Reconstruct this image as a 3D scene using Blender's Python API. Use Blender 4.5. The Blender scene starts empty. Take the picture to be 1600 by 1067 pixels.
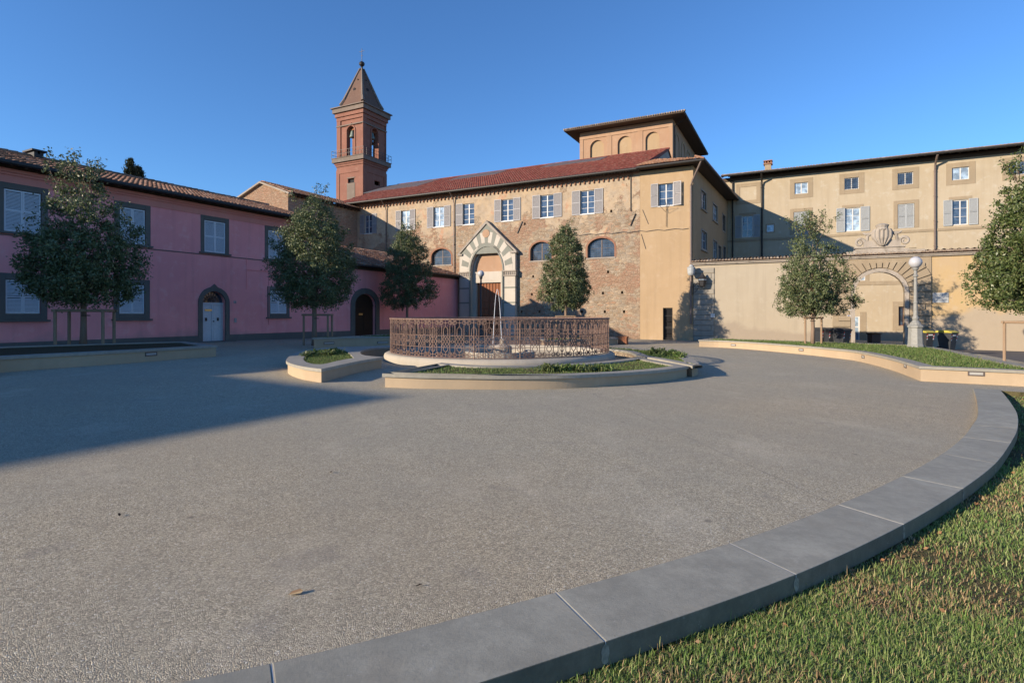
import bpy, bmesh, math, random
import numpy as np
from mathutils import Vector, Matrix
from mathutils.geometry import tessellate_polygon
random.seed(7); RNG = np.random.default_rng(7)
SC = bpy.context.scene; COL = SC.collection
R = math.radians
# ------------------------------------------------------------------ camera
FP = 865.0; HY = 490.0; HC = 1.6          # focal length in photo px, horizon row, eye height
cd = bpy.data.cameras.new('camera'); cam = bpy.data.objects.new('camera', cd); COL.objects.link(cam)
cam.location = (0, 0, HC); cam.rotation_euler = (R(90), 0, 0)
cd.sensor_width = 36; cd.lens = 36*FP/1600; cd.shift_y = -(533.5-HY)/1600
cd.clip_start = 0.05; cd.clip_end = 2000
SC.camera = cam
# ------------------------------------------------------------------ light
EL = R(17.0); TX, TY = 0.894, 0.447       # sun elevation, horizontal travel of its light
w = bpy.data.worlds.new('World'); SC.world = w; w.use_nodes = True
nt = w.node_tree; bg = nt.nodes['Background']
sk = nt.nodes.new('ShaderNodeTexSky'); sk.sky_type = 'NISHITA'; sk.sun_disc = False
sk.sun_elevation = EL; sk.sun_rotation = math.atan2(-TX, -TY); sk.air_density = 1.0; sk.dust_density = 0.0; sk.ozone_density = 7.5
nt.links.new(sk.outputs[0], bg.inputs[0]); bg.inputs[1].default_value = 0.115
sl = bpy.data.lights.new('sun', 'SUN'); sl.energy = 4.2; sl.angle = R(0.5); sl.color = (1, 0.83, 0.64)
so = bpy.data.objects.new('sun', sl); COL.objects.link(so)
so.rotation_euler = Vector((-TX*math.cos(EL), -TY*math.cos(EL), math.sin(EL))).to_track_quat('Z', 'Y').to_euler()
SC.view_settings.view_transform = 'Standard'; SC.view_settings.look = 'None'
SC.view_settings.exposure = 0.90; SC.view_settings.gamma = 1
# ------------------------------------------------------------------ helpers
GA, GB = -0.0155, -0.0071                 # the square falls gently to the right and away
def gz(x, y): return GA*min(max(x, -30), 45) + GB*min(max(y, -20), 65)
def ray(px, py, h=0.0):                   # point of the (sloping) ground, h above it, seen at a photo pixel
    k = (px-800)/FP; D = (HC-h)/((py-HY)/FP + GA*k + GB)
    return Vector((k*D, D, gz(k*D, D)+h))
def tag(o, label=None, cat=None, group=None, kind=None):
    if label: o['label'] = label
    if cat: o['category'] = cat
    if group: o['group'] = group
    if kind: o['kind'] = kind
    return o
def empty(name, loc, rz=0.0):
    o = bpy.data.objects.new(name, None); COL.objects.link(o); o.empty_display_size = 0.3
    o.location = loc; o.rotation_euler = (0, 0, rz); return o
def thing(name, label, cat, loc=(0, 0, 0), rz=0.0, group=None):
    return tag(empty(name, loc, rz), label, cat, group)
def kids(o): return [c for c in bpy.data.objects if c.parent == o]
class MB:
    def __init__(s): s.v = []; s.f = []; s.m = []
    def poly(s, pts, mi=0):
        n = len(s.v); s.v += [tuple(p) for p in pts]; s.f.append(tuple(range(n, n+len(pts)))); s.m.append(mi)
    def box(s, x0, x1, y0, y1, z0, z1, mi=0, M=None):
        n = len(s.v)
        P = [(x0,y0,z0),(x1,y0,z0),(x1,y1,z0),(x0,y1,z0),(x0,y0,z1),(x1,y0,z1),(x1,y1,z1),(x0,y1,z1)]
        if M is not None: P = [tuple(M @ Vector(p)) for p in P]
        s.v += P
        for f in ((0,3,2,1),(4,5,6,7),(0,1,5,4),(1,2,6,5),(2,3,7,6),(3,0,4,7)):
            s.f.append(tuple(n+i for i in f)); s.m.append(mi)
    def tube(s, pts, r, seg=6, mi=0, caps=True):
        pts = [Vector(p) for p in pts]
        if not hasattr(r, '__len__'): r = [r]*len(pts)
        n0 = len(s.v); up = None
        for i, p in enumerate(pts):
            d = (pts[min(i+1, len(pts)-1)]-pts[max(i-1, 0)]).normalized()
            if up is None:
                a = Vector((0, 0, 1)) if abs(d.z) < .9 else Vector((1, 0, 0)); up = d.cross(a).normalized()
            else:
                up = (up-d*up.dot(d)); up = up.normalized() if up.length > 1e-6 else d.orthogonal().normalized()
            q = d.cross(up)
            for k in range(seg):
                a = 2*math.pi*(k+.5)/seg; s.v.append(tuple(p+(up*math.cos(a)+q*math.sin(a))*r[i]))
        for i in range(len(pts)-1):
            for k in range(seg):
                a = n0+i*seg+k; b = n0+i*seg+(k+1) % seg; s.f.append((a, b, b+seg, a+seg)); s.m.append(mi)
        if caps:
            s.f.append(tuple(n0+k for k in range(seg))[::-1]); s.m.append(mi)
            s.f.append(tuple(n0+(len(pts)-1)*seg+k for k in range(seg))); s.m.append(mi)
    def lathe(s, prof, c=(0, 0, 0), seg=16, mi=0, sq=False):
        n0 = len(s.v)
        for r, z in prof:
            for k in range(seg):
                a = 2*math.pi*(k+.5)/seg; s.v.append((c[0]+r*math.cos(a), c[1]+r*math.sin(a), c[2]+z))
        for i in range(len(prof)-1):
            for k in range(seg):
                a = n0+i*seg+k; b = n0+i*seg+(k+1) % seg; s.f.append((a, b, b+seg, a+seg)); s.m.append(mi)
        s.f.append(tuple(n0+k for k in range(seg))[::-1]); s.m.append(mi)
        s.f.append(tuple(n0+(len(prof)-1)*seg+k for k in range(seg))); s.m.append(mi)
    def prism(s, prof, x0, x1, mi=0):     # (y,z) profile extruded along x
        n = len(prof); n0 = len(s.v)
        s.v += [(x0, y, z) for y, z in prof]+[(x1, y, z) for y, z in prof]
        for i in range(n):
            j = (i+1) % n; s.f.append((n0+i, n0+j, n0+n+j, n0+n+i)); s.m.append(mi)
        s.f.append(tuple(n0+i for i in range(n))[::-1]); s.m.append(mi)
        s.f.append(tuple(n0+n+i for i in range(n))); s.m.append(mi)
    def slab(s, prof, y0, y1, mi=0):      # (x,z) outline extruded along y
        n = len(prof); n0 = len(s.v)
        s.v += [(x, y0, z) for x, z in prof]+[(x, y1, z) for x, z in prof]
        for i in range(n):
            j = (i+1) % n; s.f.append((n0+i, n0+j, n0+n+j, n0+n+i)[::-1]); s.m.append(mi)
        s.f.append(tuple(n0+i for i in range(n))); s.m.append(mi)
        s.f.append(tuple(n0+n+i for i in range(n))[::-1]); s.m.append(mi)
    def build(s, name, mats, parent=None, smooth=False, bevel=0, recalc=True):
        me = bpy.data.meshes.new(name); me.from_pydata(s.v, [], s.f); me.update()
        if not isinstance(mats, (list, tuple)): mats = [mats]
        for m in mats: me.materials.append(m)
        if len(mats) > 1: me.polygons.foreach_set('material_index', s.m)
        if recalc:
            bm = bmesh.new(); bm.from_mesh(me); bmesh.ops.recalc_face_normals(bm, faces=bm.faces); bm.to_mesh(me); bm.free()
        if smooth: me.polygons.foreach_set('use_smooth', [True]*len(me.polygons))
        o = bpy.data.objects.new(name, me); COL.objects.link(o); o.parent = parent
        if bevel:
            b = o.modifiers.new('bevel', 'BEVEL'); b.width = bevel; b.segments = 2; b.limit_method = 'ANGLE'
        return o
def npmesh(name, V, F, mat, parent=None, smooth=False, k=4):
    me = bpy.data.meshes.new(name); V = np.asarray(V, dtype=np.float32); F = np.asarray(F, dtype=np.int32)
    me.vertices.add(len(V)); me.vertices.foreach_set('co', V.ravel())
    me.loops.add(F.size); me.loops.foreach_set('vertex_index', F.ravel())
    me.polygons.add(len(F)); me.polygons.foreach_set('loop_start', np.arange(0, F.size, k, dtype=np.int32))
    me.polygons.foreach_set('loop_total', np.full(len(F), k, dtype=np.int32))
    me.update(calc_edges=True); me.validate(); me.materials.append(mat)
    if smooth: me.polygons.foreach_set('use_smooth', [True]*len(me.polygons))
    o = bpy.data.objects.new(name, me); COL.objects.link(o); o.parent = parent; return o
# ------------------------------------------------------------------ materials
class N:
    def __init__(s, name):
        s.m = bpy.data.materials.new(name); s.m.use_nodes = True; s.t = s.m.node_tree
        s.b = s.t.nodes['Principled BSDF']; s.co = s.n('ShaderNodeTexCoord').outputs['Object']
    def n(s, t, **k):
        x = s.t.nodes.new(t)
        for a, b in k.items(): setattr(x, a, b)
        return x
    def l(s, a, b): s.t.links.new(a, b)
    def mapc(s, scale, rot=(0, 0, 0), loc=(0, 0, 0)):
        m = s.n('ShaderNodeMapping'); s.l(s.co, m.inputs[0]); m.inputs['Scale'].default_value = scale
        m.inputs['Rotation'].default_value = rot; m.inputs['Location'].default_value = loc; return m.outputs[0]
    def noise(s, scale, detail=6, rough=.6, co=None, dist=0):
        x = s.n('ShaderNodeTexNoise'); s.l(co or s.co, x.inputs['Vector']); x.inputs['Scale'].default_value = scale
        x.inputs['Detail'].default_value = detail; x.inputs['Roughness'].default_value = rough; x.inputs['Distortion'].default_value = dist
        return x.outputs['Fac']
    def vor(s, scale, co=None, feature='F1', out='Distance', rnd=1):
        x = s.n('ShaderNodeTexVoronoi'); x.feature = feature; s.l(co or s.co, x.inputs['Vector']); x.inputs['Scale'].default_value = scale
        x.inputs['Randomness'].default_value = rnd; return x.outputs[out]
    def ramp(s, fac, stops, interp='LINEAR'):
        x = s.n('ShaderNodeValToRGB'); x.color_ramp.interpolation = interp; e = x.color_ramp.elements
        while len(e) < len(stops): e.new(.5)
        for i, (p, c) in enumerate(stops):
            e[i].position = p; e[i].color = (*c, 1) if hasattr(c, '__len__') else (c, c, c, 1)
        s.l(fac, x.inputs[0]); return x.outputs[0]
    def mix(s, fac, a, b, mode='MIX'):
        x = s.n('ShaderNodeMix'); x.data_type = 'RGBA'; x.blend_type = mode
        for v, i in ((fac, 0), (a, 6), (b, 7)):
            if isinstance(v, (int, float)): x.inputs[i].default_value = v if i == 0 else (v, v, v, 1)
            elif isinstance(v, tuple): x.inputs[i].default_value = (*v, 1)
            else: s.l(v, x.inputs[i])
        return x.outputs[2]
    def math(s, op, a, b=0.0, c=None, clamp=False):
        x = s.n('ShaderNodeMath'); x.operation = op; x.use_clamp = clamp
        for v, i in ((a, 0), (b, 1), (c, 2)):
            if v is None: continue
            if isinstance(v, (int, float)): x.inputs[i].default_value = v
            else: s.l(v, x.inputs[i])
        return x.outputs[0]
    def xyz(s):
        x = s.n('ShaderNodeSeparateXYZ'); s.l(s.co, x.inputs[0]); return x.outputs
    def bump(s, h, strength=.4, dist=.02):
        x = s.n('ShaderNodeBump'); x.inputs['Strength'].default_value = strength; x.inputs['Distance'].default_value = dist
        s.l(h, x.inputs['Height']); s.l(x.outputs[0], s.b.inputs['Normal'])
    def col(s, c, rough=.85, spec=.3, metal=0):
        if isinstance(c, tuple): s.b.inputs['Base Color'].default_value = (*c, 1)
        else: s.l(c, s.b.inputs['Base Color'])
        s.b.inputs['Roughness'].default_value = rough; s.b.inputs['Specular IOR Level'].default_value = spec; s.b.inputs['Metallic'].default_value = metal
        return s.m
def sc3(c, k): return tuple(min(1, x*k) for x in c)
def plain(name, c, rough=.6, spec=.4, metal=0, var=.15, scale=9):
    s = N(name); n = s.noise(scale, 5); m = s.col(s.ramp(n, [(.3, sc3(c, 1-var)), (.7, sc3(c, 1+var))]), rough, spec, metal)
    s.bump(s.noise(scale*6), .15, .004); return m
def plaster(name, c, c2, worn, base=None, basez=None, streak=.5, amt=.5, bump=.35):
    if name not in ('pink_plaster', 'salmon_cornice_paint', 'grey_stone_trim', 'grey_green_marble', 'weathered_stone'):
        c, c2, worn = sc3(c, .64), sc3(c2, .64), sc3(worn, .66); base = sc3(base, .64) if base else None
    s = N(name); X = s.xyz()
    big = s.noise(.35, 8, .62, dist=.6); mid = s.noise(1.7, 7, .65); fine = s.noise(26, 5, .7)
    k = s.mix(s.ramp(big, [(.38, 0), (.62, 1)]), c, c2)
    st = s.noise(1, 6, .6, co=s.mapc((2.6, 2.6, .16)))
    k = s.mix(s.ramp(st, [(.5, 0), (.75, streak)]), k, sc3(c, .72))
    k = s.mix(s.ramp(mid, [(.54, 0), (.70, amt)]), k, worn)
    if base is not None:                  # re-plastered, weathered foot of the wall
        e = s.math('ADD', X[2], s.math('MULTIPLY', s.math('SUBTRACT', s.noise(.22, 6, .6), .5), 3.4))
        f = s.ramp(s.math('MULTIPLY_ADD', e, -1/.35, basez/.35+.5, clamp=True), [(0, 0), (1, .85)])
        k = s.mix(f, k, s.mix(s.noise(2.2, 7, .7), base, sc3(base, .8)))
    k = s.mix(s.ramp(fine, [(.25, .22), (.75, 0)]), k, sc3(c, .62))
    m = s.col(k, .92, .15); h = s.math('ADD', s.math('MULTIPLY', fine, .6), s.math('MULTIPLY', mid, .8)); s.bump(h, bump, .03)
    return m
def tiles(name, cs):
    s = N(name); g = s.n('ShaderNodeNewGeometry').outputs['Random Per Island']
    k = s.ramp(g, [(i/(len(cs)-1), c) for i, c in enumerate(cs)])
    k = s.mix(s.ramp(s.noise(2.2, 7, .7), [(.5, 0), (.70, .6)]), k, (.15, .125, .095))
    k = s.mix(s.ramp(s.noise(14, 5, .7), [(.55, 0), (.75, .55)]), k, (.30, .26, .17))
    m = s.col(k, .9, .15); s.bump(s.noise(40), .4, .01); return m
def stone_wall(name, plast=0.0, brickt=.49):                     # rubble, brick patches and remains of plaster
    s = N(name); X = s.xyz()
    wob = s.n('ShaderNodeMix'); wob.data_type = 'VECTOR'; wob.inputs[0].default_value = .06
    nn = s.n('ShaderNodeTexNoise'); s.l(s.co, nn.inputs['Vector']); nn.inputs['Scale'].default_value = 2.5
    s.l(s.co, wob.inputs[4]); s.l(nn.outputs['Color'], wob.inputs[5]); wc = wob.outputs[1]
    mp = s.n('ShaderNodeMapping'); s.l(wc, mp.inputs[0]); mp.inputs['Scale'].default_value = (2.9, 2.9, 6.2)
    ev = s.vor(1, mp.outputs[0], 'DISTANCE_TO_EDGE'); cv = s.vor(1, mp.outputs[0], 'F1', 'Color')
    sep = s.n('ShaderNodeSeparateColor'); s.l(cv, sep.inputs[0])
    st = s.ramp(sep.outputs[0], [(0, (0.211, 0.153, 0.101)), (.3, (0.337, 0.249, 0.163)), (.55, (0.278, 0.241, 0.191)), (.8, (0.422, 0.332, 0.224)), (1, (0.355, 0.199, 0.122))])
    mort = s.ramp(ev, [(.0, 1), (.09, 0)])
    k = s.mix(mort, st, (0.456, 0.373, 0.277))
    br = s.n('ShaderNodeTexBrick'); bm_ = s.n('ShaderNodeMapping'); s.l(s.co, bm_.inputs[0]); bm_.inputs['Rotation'].default_value = (R(90), 0, 0)
    s.l(bm_.outputs[0], br.inputs['Vector']); br.inputs['Scale'].default_value = 1
    br.inputs['Brick Width'].default_value = .28; br.inputs['Row Height'].default_value = .075; br.inputs['Mortar Size'].default_value = .008
    br.inputs['Color1'].default_value = (0.340, 0.163, 0.096, 1); br.inputs['Color2'].default_value = (0.281, 0.174, 0.107, 1); br.inputs['Mortar'].default_value = (0.355, 0.296, 0.229, 1)
    bmask = s.ramp(s.noise(.33, 6, .6, co=s.mapc((1, 1, 1.2), loc=(7.3, 0, 2))), [(brickt, 0), (brickt+.04, 1)])
    k = s.mix(bmask, k, br.outputs[0])
    # plaster remains, mostly on the upper storey
    pz = s.math('MULTIPLY_ADD', X[2], .050, -.50+plast)
    pm = s.math('ADD', s.noise(.45, 9, .68, co=s.mapc((1, 1, 1), loc=(3, 1, 4))), pz)
    pmask = s.ramp(pm, [(.50, 0), (.535, 1)])
    pcol = s.mix(s.ramp(s.noise(1.1, 7, .7), [(.4, 0), (.6, 1)]), (0.506, 0.385, 0.252), (0.414, 0.339, 0.252))
    pcol = s.mix(s.ramp(s.noise(.5, 7, .65, co=s.mapc((1, 1, 1), loc=(11, 5, 1))), [(.57, 0), (.66, .8)]), pcol, (0.523, 0.215, 0.114))
    k = s.mix(pmask, k, pcol)
    md = s.noise(2.6, 6, .75, co=s.mapc((1, 1, 1.5)))
    k = s.mix(s.ramp(md, [(.50, 0), (.68, .55)]), k, (.52, .44, .34)); k = s.mix(s.ramp(md, [(.34, .6), (.47, 0)]), k, (.20, .145, .10))
    k = s.mix(s.ramp(s.noise(.8, 8, .7), [(.36, .40), (.62, 0)]), k, (0.253, 0.207, 0.155))
    k = s.mix(s.ramp(s.noise(20, 5, .7), [(.25, .35), (.7, 0)]), k, (0.186, 0.141, 0.098))
    m = s.col(k, .95, .1)
    h = s.math('ADD', s.math('MULTIPLY', s.math('SUBTRACT', 1.0, mort), s.math('SUBTRACT', 1.0, pmask)), s.math('MULTIPLY', s.noise(18, 6, .7), .8))
    s.bump(h, .9, .03); return m
def gravel():
    s = N('exposed_aggregate'); v = s.vor(100, out='Color'); d = s.vor(100, feature='DISTANCE_TO_EDGE')
    sep = s.n('ShaderNodeSeparateColor'); s.l(v, sep.inputs[0])
    k = s.ramp(sep.outputs[0], [(0, (0.242, 0.214, 0.158)), (.35, (0.458, 0.409, 0.296)), (.7, (0.635, 0.566, 0.408)), (.93, (0.788, 0.707, 0.510)), (1, (0.790, 0.786, 0.683))])
    k = s.mix(s.ramp(d, [(0, .8), (.12, 0)]), k, (0.148, 0.135, 0.107))
    k = s.mix(s.ramp(s.noise(8, 6, .8), [(.3, .4), (.65, 0)]), k, (0.227, 0.209, 0.163))
    big = s.noise(.22, 7, .6); k = s.mix(s.ramp(big, [(.40, .4), (.60, 0)]), k, (0.306, 0.293, 0.240))
    k = s.mix(s.ramp(s.noise(.9, 8, .7, co=s.mapc((1, .6, 1), loc=(5, 3, 0))), [(.54, 0), (.72, .3)]), k, (0.635, 0.586, 0.469))
    k = s.mix(s.ramp(s.noise(3.2, 6, .7), [(.66, 0), (.72, .3)]), k, (0.193, 0.180, 0.143))
    st_ = s.noise(1.7, 5, .55, co=s.mapc((1, 1, 1), loc=(31, 12, 0))); k = s.mix(s.ramp(st_, [(.64, 0), (.70, .28)]), k, (.22, .21, .19)); k = s.mix(s.ramp(s.vor(.9, co=s.mapc((1, 1, 1), loc=(4, 6, 0))), [(.02, .55), (.035, 0)]), k, (.12, .11, .10))
    wm = s.noise(.13, 4, .5, co=s.mapc((1, 1, 1), loc=(9, 2, 0))); k = s.mix(s.ramp(wm, [(.42, 0), (.62, .5)]), k, s.mix(1.0, k, (1.08, .99, .90), 'MULTIPLY'))
    m = s.col(k, .9, .2); s.bump(s.math('ADD', s.math('MULTIPLY', d, 3.0), s.noise(55, 4, .8)), .8, .005); return m
def grasssoil(name, a, b):
    s = N(name); k = s.mix(s.noise(3, 8, .7), a, b); k = s.mix(s.ramp(s.noise(30, 5, .7), [(.4, 0), (.6, .6)]), k, sc3(a, .5))
    m = s.col(k, .95, .1); s.bump(s.noise(40, 5, .8), 1, .04); return m
def island(name, cs, rough=.5, spec=.4, trans=0):
    s = N(name); g = s.n('ShaderNodeNewGeometry').outputs['Random Per Island']
    k = s.ramp(g, [(i/(len(cs)-1), c) for i, c in enumerate(cs)]); m = s.col(k, rough, spec)
    if trans:
        t = s.n('ShaderNodeBsdfTranslucent'); s.l(k, t.inputs[0]); mx = s.n('ShaderNodeMixShader'); mx.inputs[0].default_value = trans
        s.l(s.b.outputs[0], mx.inputs[1]); s.l(t.outputs[0], mx.inputs[2]); s.l(mx.outputs[0], s.t.nodes['Material Output'].inputs[0])
    return m
def bluestone(name, c=(.295, .285, .228), k2=1.4):
    s = N(name); k = s.mix(s.ramp(s.noise(1.3, 8, .65), [(.35, 0), (.65, 1)]), c, sc3(c, k2))
    k = s.mix(s.ramp(s.noise(2.4, 8, .7, co=s.mapc((1, 1, 1), loc=(4, 9, 0))), [(.52, 0), (.70, .45)]), k, (.34, .295, .215))
    g = s.n('ShaderNodeNewGeometry').outputs['Random Per Island']; k = s.mix(s.ramp(g, [(0, .30), (1, 0)]), k, sc3(c, .6))
    k = s.mix(s.ramp(s.noise(7, 8, .75), [(.40, .5), (.58, 0)]), k, sc3(c, .72)); k = s.mix(s.ramp(s.noise(24, 4, .7, co=s.mapc((1, 1, 1), loc=(2, 7, 1))), [(.66, 0), (.72, .5)]), k, (.45, .43, .38))
    k = s.mix(s.ramp(s.vor(9), [(0, .75), (.06, 0)]), k, (.06, .055, .05))
    k = s.mix(s.ramp(s.noise(60, 5, .8), [(.3, .3), (.6, 0)]), k, sc3(c, .7))
    m = s.col(k, .62, .3); s.bump(s.noise(45, 6, .75), .35, .006); return m
def bark(name, a=(.17, .12, .09), b=(.30, .22, .16)):
    s = N(name); k = s.mix(s.noise(1, 7, .7, co=s.mapc((22, 22, 4))), a, b); m = s.col(k, .9, .2)
    s.bump(s.noise(1, 6, .7, co=s.mapc((30, 30, 6))), .8, .02); return m
def rusty(name, a, b):
    s = N(name); k = s.mix(s.ramp(s.noise(16, 6, .75), [(.4, 0), (.6, 1)]), a, b); m = s.col(k, .75, .35, .15); s.bump(s.noise(120), .5, .003); return m
def glass(name, c=(.03, .045, .07)):
    s = N(name); k = s.mix(s.ramp(s.noise(2.2, 4, .6), [(.4, 0), (.65, 1)]), c, sc3(c, 2.6)); m = s.col(k, .06, .9); s.bump(s.noise(1.4, 2), .08, .03); return m
M = {}
M['pink'] = plaster('pink_plaster', (.92, .365, .36), (.84, .32, .32), (.92, .48, .47), base=(.64, .31, .30), basez=.35, streak=.5, amt=.6)
M['pinkcornice'] = plaster('salmon_cornice_paint', (.74, .30, .25), (.68, .27, .23), (.72, .36, .30), streak=.3)
M['greytrim'] = plaster('grey_stone_trim', (.16, .15, .135), (.13, .125, .115), (.21, .195, .17), streak=.3)
M['yellow'] = plaster('ochre_plaster', (.64, .47, .29), (.58, .42, .25), (.68, .53, .37), amt=.5)
M['longy'] = plaster('pale_ochre_plaster', (.655, .56, .41), (.60, .50, .35), (.71, .66, .54), amt=.7)
M['gardenw'] = plaster('garden_wall_plaster', (.70, .51, .265), (.66, .50, .31), (.70, .59, .44), base=(.60, .52, .41), basez=2.2, amt=.5)
M['pale'] = plaster('pale_plaster', (.60, .525, .40), (.56, .485, .365), (.66, .59, .47), base=(.50, .42, .325), basez=1.3, amt=.4)
M['quoin'] = plaster('grey_quoin_plaster', (.47, .435, .36), (.42, .39, .33), (.55, .50, .41), amt=.5)
M['rustic'] = plaster('sandstone', (.50, .40, .275), (.44, .36, .25), (.57, .48, .35), amt=.6)
M['jointdirt'] = plain('dirt_filled_joint', (.20, .165, .12), .95, .1); M['oldstone'] = plaster('weathered_stone', (.30, .265, .22), (.38, .34, .29), (.15, .135, .115), amt=.9, bump=.9)  # joint tone: shade of the block grooves painted in as a dark colour
M['lantern'] = plaster('apricot_plaster', (.62, .41, .27), (.57, .36, .23), (.66, .49, .35), amt=.5)
M['lanternp'] = plaster('pale_apricot_plaster', (.62, .46, .29), (.58, .42, .25), (.7, .56, .4), amt=.5)
M['cream'] = plaster('cream_render', (.70, .545, .365), (.64, .495, .33), (.74, .61, .44), streak=.25, amt=.35, bump=.2)
M['towerred'] = plaster('red_plaster', (.42, .205, .15), (.36, .175, .13), (.47, .29, .22), amt=.55)
M['towergrey'] = plaster('grey_plaster_trim', (.33, .27, .225), (.28, .23, .19), (.42, .36, .30), amt=.5)
M['church'] = stone_wall('old_church_masonry'); M['rubble'] = stone_wall('old_rubble_masonry', -.6, .44)
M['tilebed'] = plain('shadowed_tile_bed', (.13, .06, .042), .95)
M['brick'] = plaster('old_brick', (.40, .19, .125), (.46, .26, .17), (.50, .38, .28), amt=.6)
M['rt1'] = tiles('red_roof_tiles', [(0.127, 0.035, 0.028), (0.222, 0.064, 0.050), (0.180, 0.048, 0.040), (0.264, 0.105, 0.084), (0.153, 0.043, 0.040)])
M['rt2'] = tiles('weathered_roof_tiles', [(0.171, 0.084, 0.054), (0.341, 0.181, 0.114), (0.236, 0.118, 0.074), (0.407, 0.262, 0.188), (0.144, 0.075, 0.050), (0.367, 0.218, 0.141)])
M['rt3'] = tiles('grey_brown_roof_tiles', [(.18, .14, .11), (.30, .235, .18), (.24, .18, .13), (.40, .33, .26)])
M['eave'] = plain('dark_eave_timber', (.075, .052, .038), .8)
M['gutter'] = plain('dark_copper_gutter', (.022, .02, .019), .55, .4, .1)
M['pipe'] = plain('brown_downpipe', (.17, .13, .11), .5, .5, .2)
M['wfloor'] = plain('dark_interior', (.02, .02, .022), .9)
M['glass'] = glass('window_glass'); M['glassl'] = glass('curtained_window_glass', (.16, .21, .26))
M['white'] = plain('white_paint', (.56, .56, .54), .45, .4, 0, .06)
M['shut'] = plain('grey_shutter_paint', (.315, .31, .315), .55, .3, 0, .07)
M['shutb'] = plain('pale_blue_shutter_paint', (.35, .375, .385), .55, .3, 0, .08)
M['shutp'] = plain('light_blue_grey_paint', (.58, .62, .66), .5, .3, 0, .07); M['doorb'] = plain('pale_grey_door_paint', (.56, .60, .63), .5, .3, 0, .06)
M['iron'] = plain('black_iron', (.02, .02, .022), .5, .4)
M['wood'] = bark('brown_wood', (.20, .085, .045), (.32, .14, .075)); M['woodd'] = bark('dark_wood', (.035, .02, .013), (.07, .04, .025))
M['stake'] = bark('stake_wood', (.22, .15, .10), (.36, .26, .17)); M['bark'] = bark('oak_bark')
M['leaf'] = island('holm_oak_leaves', [(0.068, 0.095, 0.038), (0.098, 0.134, 0.052), (0.080, 0.107, 0.046), (0.143, 0.177, 0.071), (0.110, 0.138, 0.067), (0.217, 0.222, 0.100)], .5, .45, .16)
M['leafy'] = island('sunny_oak_leaves', [(0.055, 0.088, 0.024), (0.088, 0.127, 0.035), (0.066, 0.099, 0.031), (0.132, 0.165, 0.055), (0.187, 0.198, 0.083)], .42, .5, .2)
M['cyp'] = island('cypress_foliage', [(.015, .028, .014), (.03, .045, .02)], .7, .2)
M['grass'] = island('grass_blades', [(0.120, 0.221, 0.046), (0.170, 0.281, 0.065), (0.213, 0.310, 0.085), (0.340, 0.370, 0.144), (0.141, 0.244, 0.059), (0.482, 0.458, 0.223)], .6, .3, .25)
M['grassg'] = island('green_grass_blades', [(.07, .13, .028), (.10, .17, .038), (.14, .19, .06), (.20, .21, .09)], .6, .3, .25)
M['dry'] = island('dry_grass', [(0.414, 0.297, 0.160), (0.299, 0.187, 0.100), (0.517, 0.395, 0.219), (0.218, 0.142, 0.080)], .8, .2, .1)
M['litter'] = island('dead_leaves', [(.18, .11, .06), (.12, .08, .05), (.26, .18, .11), (.30, .15, .07), (.08, .06, .04)], .8, .2, .1)
M['soil'] = grasssoil('soil', (.085, .065, .04), (.12, .10, .055)); M['turf'] = grasssoil('turf_base', (.13, .125, .055), (.20, .16, .085))
M['gravel'] = gravel(); M['asphalt'] = plain('grey_asphalt', (.115, .11, .105), .9, .2, 0, .25, 5)
M['slab'] = bluestone('grey_stone_slab'); M['slabe'] = bluestone('rough_slab_edge', (.150, .135, .100), 1.5); M['capst'] = bluestone('planter_cap_stone', (.31, .295, .245), 1.25)  # slab edge: darker, browner tone for the lawn-side faces
M['joint'] = plain('joint_filler', (.26, .245, .22), .9, .2); M['mortar'] = plain('old_mortar', (.30, .27, .21), .9, .2, 0, .35, 30); M['grout'] = plain('pale_grout', (.50, .48, .43), .9)
M['rail'] = rusty('rusty_painted_iron', (.22, .155, .125), (.13, .075, .058))
M['marble'] = plaster('aged_white_marble', (.82, .76, .65), (.74, .68, .58), (.62, .53, .43), amt=.6)
M['green'] = plaster('grey_green_marble', (.24, .245, .21), (.21, .22, .19), (.30, .29, .25), amt=.5)
M['rimst'] = plaster('white_basin_stone', (.64, .585, .48), (.58, .53, .44), (.5, .44, .35), amt=.3)
M['binp'] = plain('dark_grey_plastic', (.032, .036, .042), .42, .5); M['lidy'] = plain('yellow_plastic_lid', (.42, .36, .05), .5, .5)
M['binbr'] = plain('brown_plastic', (.10, .06, .05), .5, .4)
M['refl'] = plain('white_reflective_stripe', (.75, .72, .7), .4); M['reflr'] = plain('red_reflective_stripe', (.6, .06, .04), .4)
M['globe'] = plain('frosted_globe_glass', (.42, .43, .45), .25, .6, 0, .03); M['lampst'] = plain('grey_painted_cast_iron', (.24, .245, .23), .55, .4)
M['lampdk'] = plain('dark_cast_iron', (.05, .052, .055), .5, .4)
M['solar'] = plain('solar_panel', (.11, .11, .12), .8, .15); M['blue'] = plain('blue_sign_paint', (.03, .13, .42), .4)
M['plaqueg'] = plain('grey_marble_plaque', (.34, .36, .36), .5); M['brass'] = plain('brass', (.62, .45, .20), .35, .5, .8)
M['bell'] = plain('bronze_bell', (.16, .20, .17), .5, .5, .5); M['lightlens'] = plain('frosted_lens', (.36, .355, .33), .3, .5, 0, .04)
M['lightfr'] = plain('bronze_light_frame', (.14, .11, .095), .5, .4, .3)
s = N('pool_water'); M['water'] = s.col((.03, .055, .07), .05, .8); s.bump(s.noise(9, 4), .5, .02)
s = N('falling_water'); M['jet'] = s.col((.80, .84, .88), .15, .8)
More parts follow.
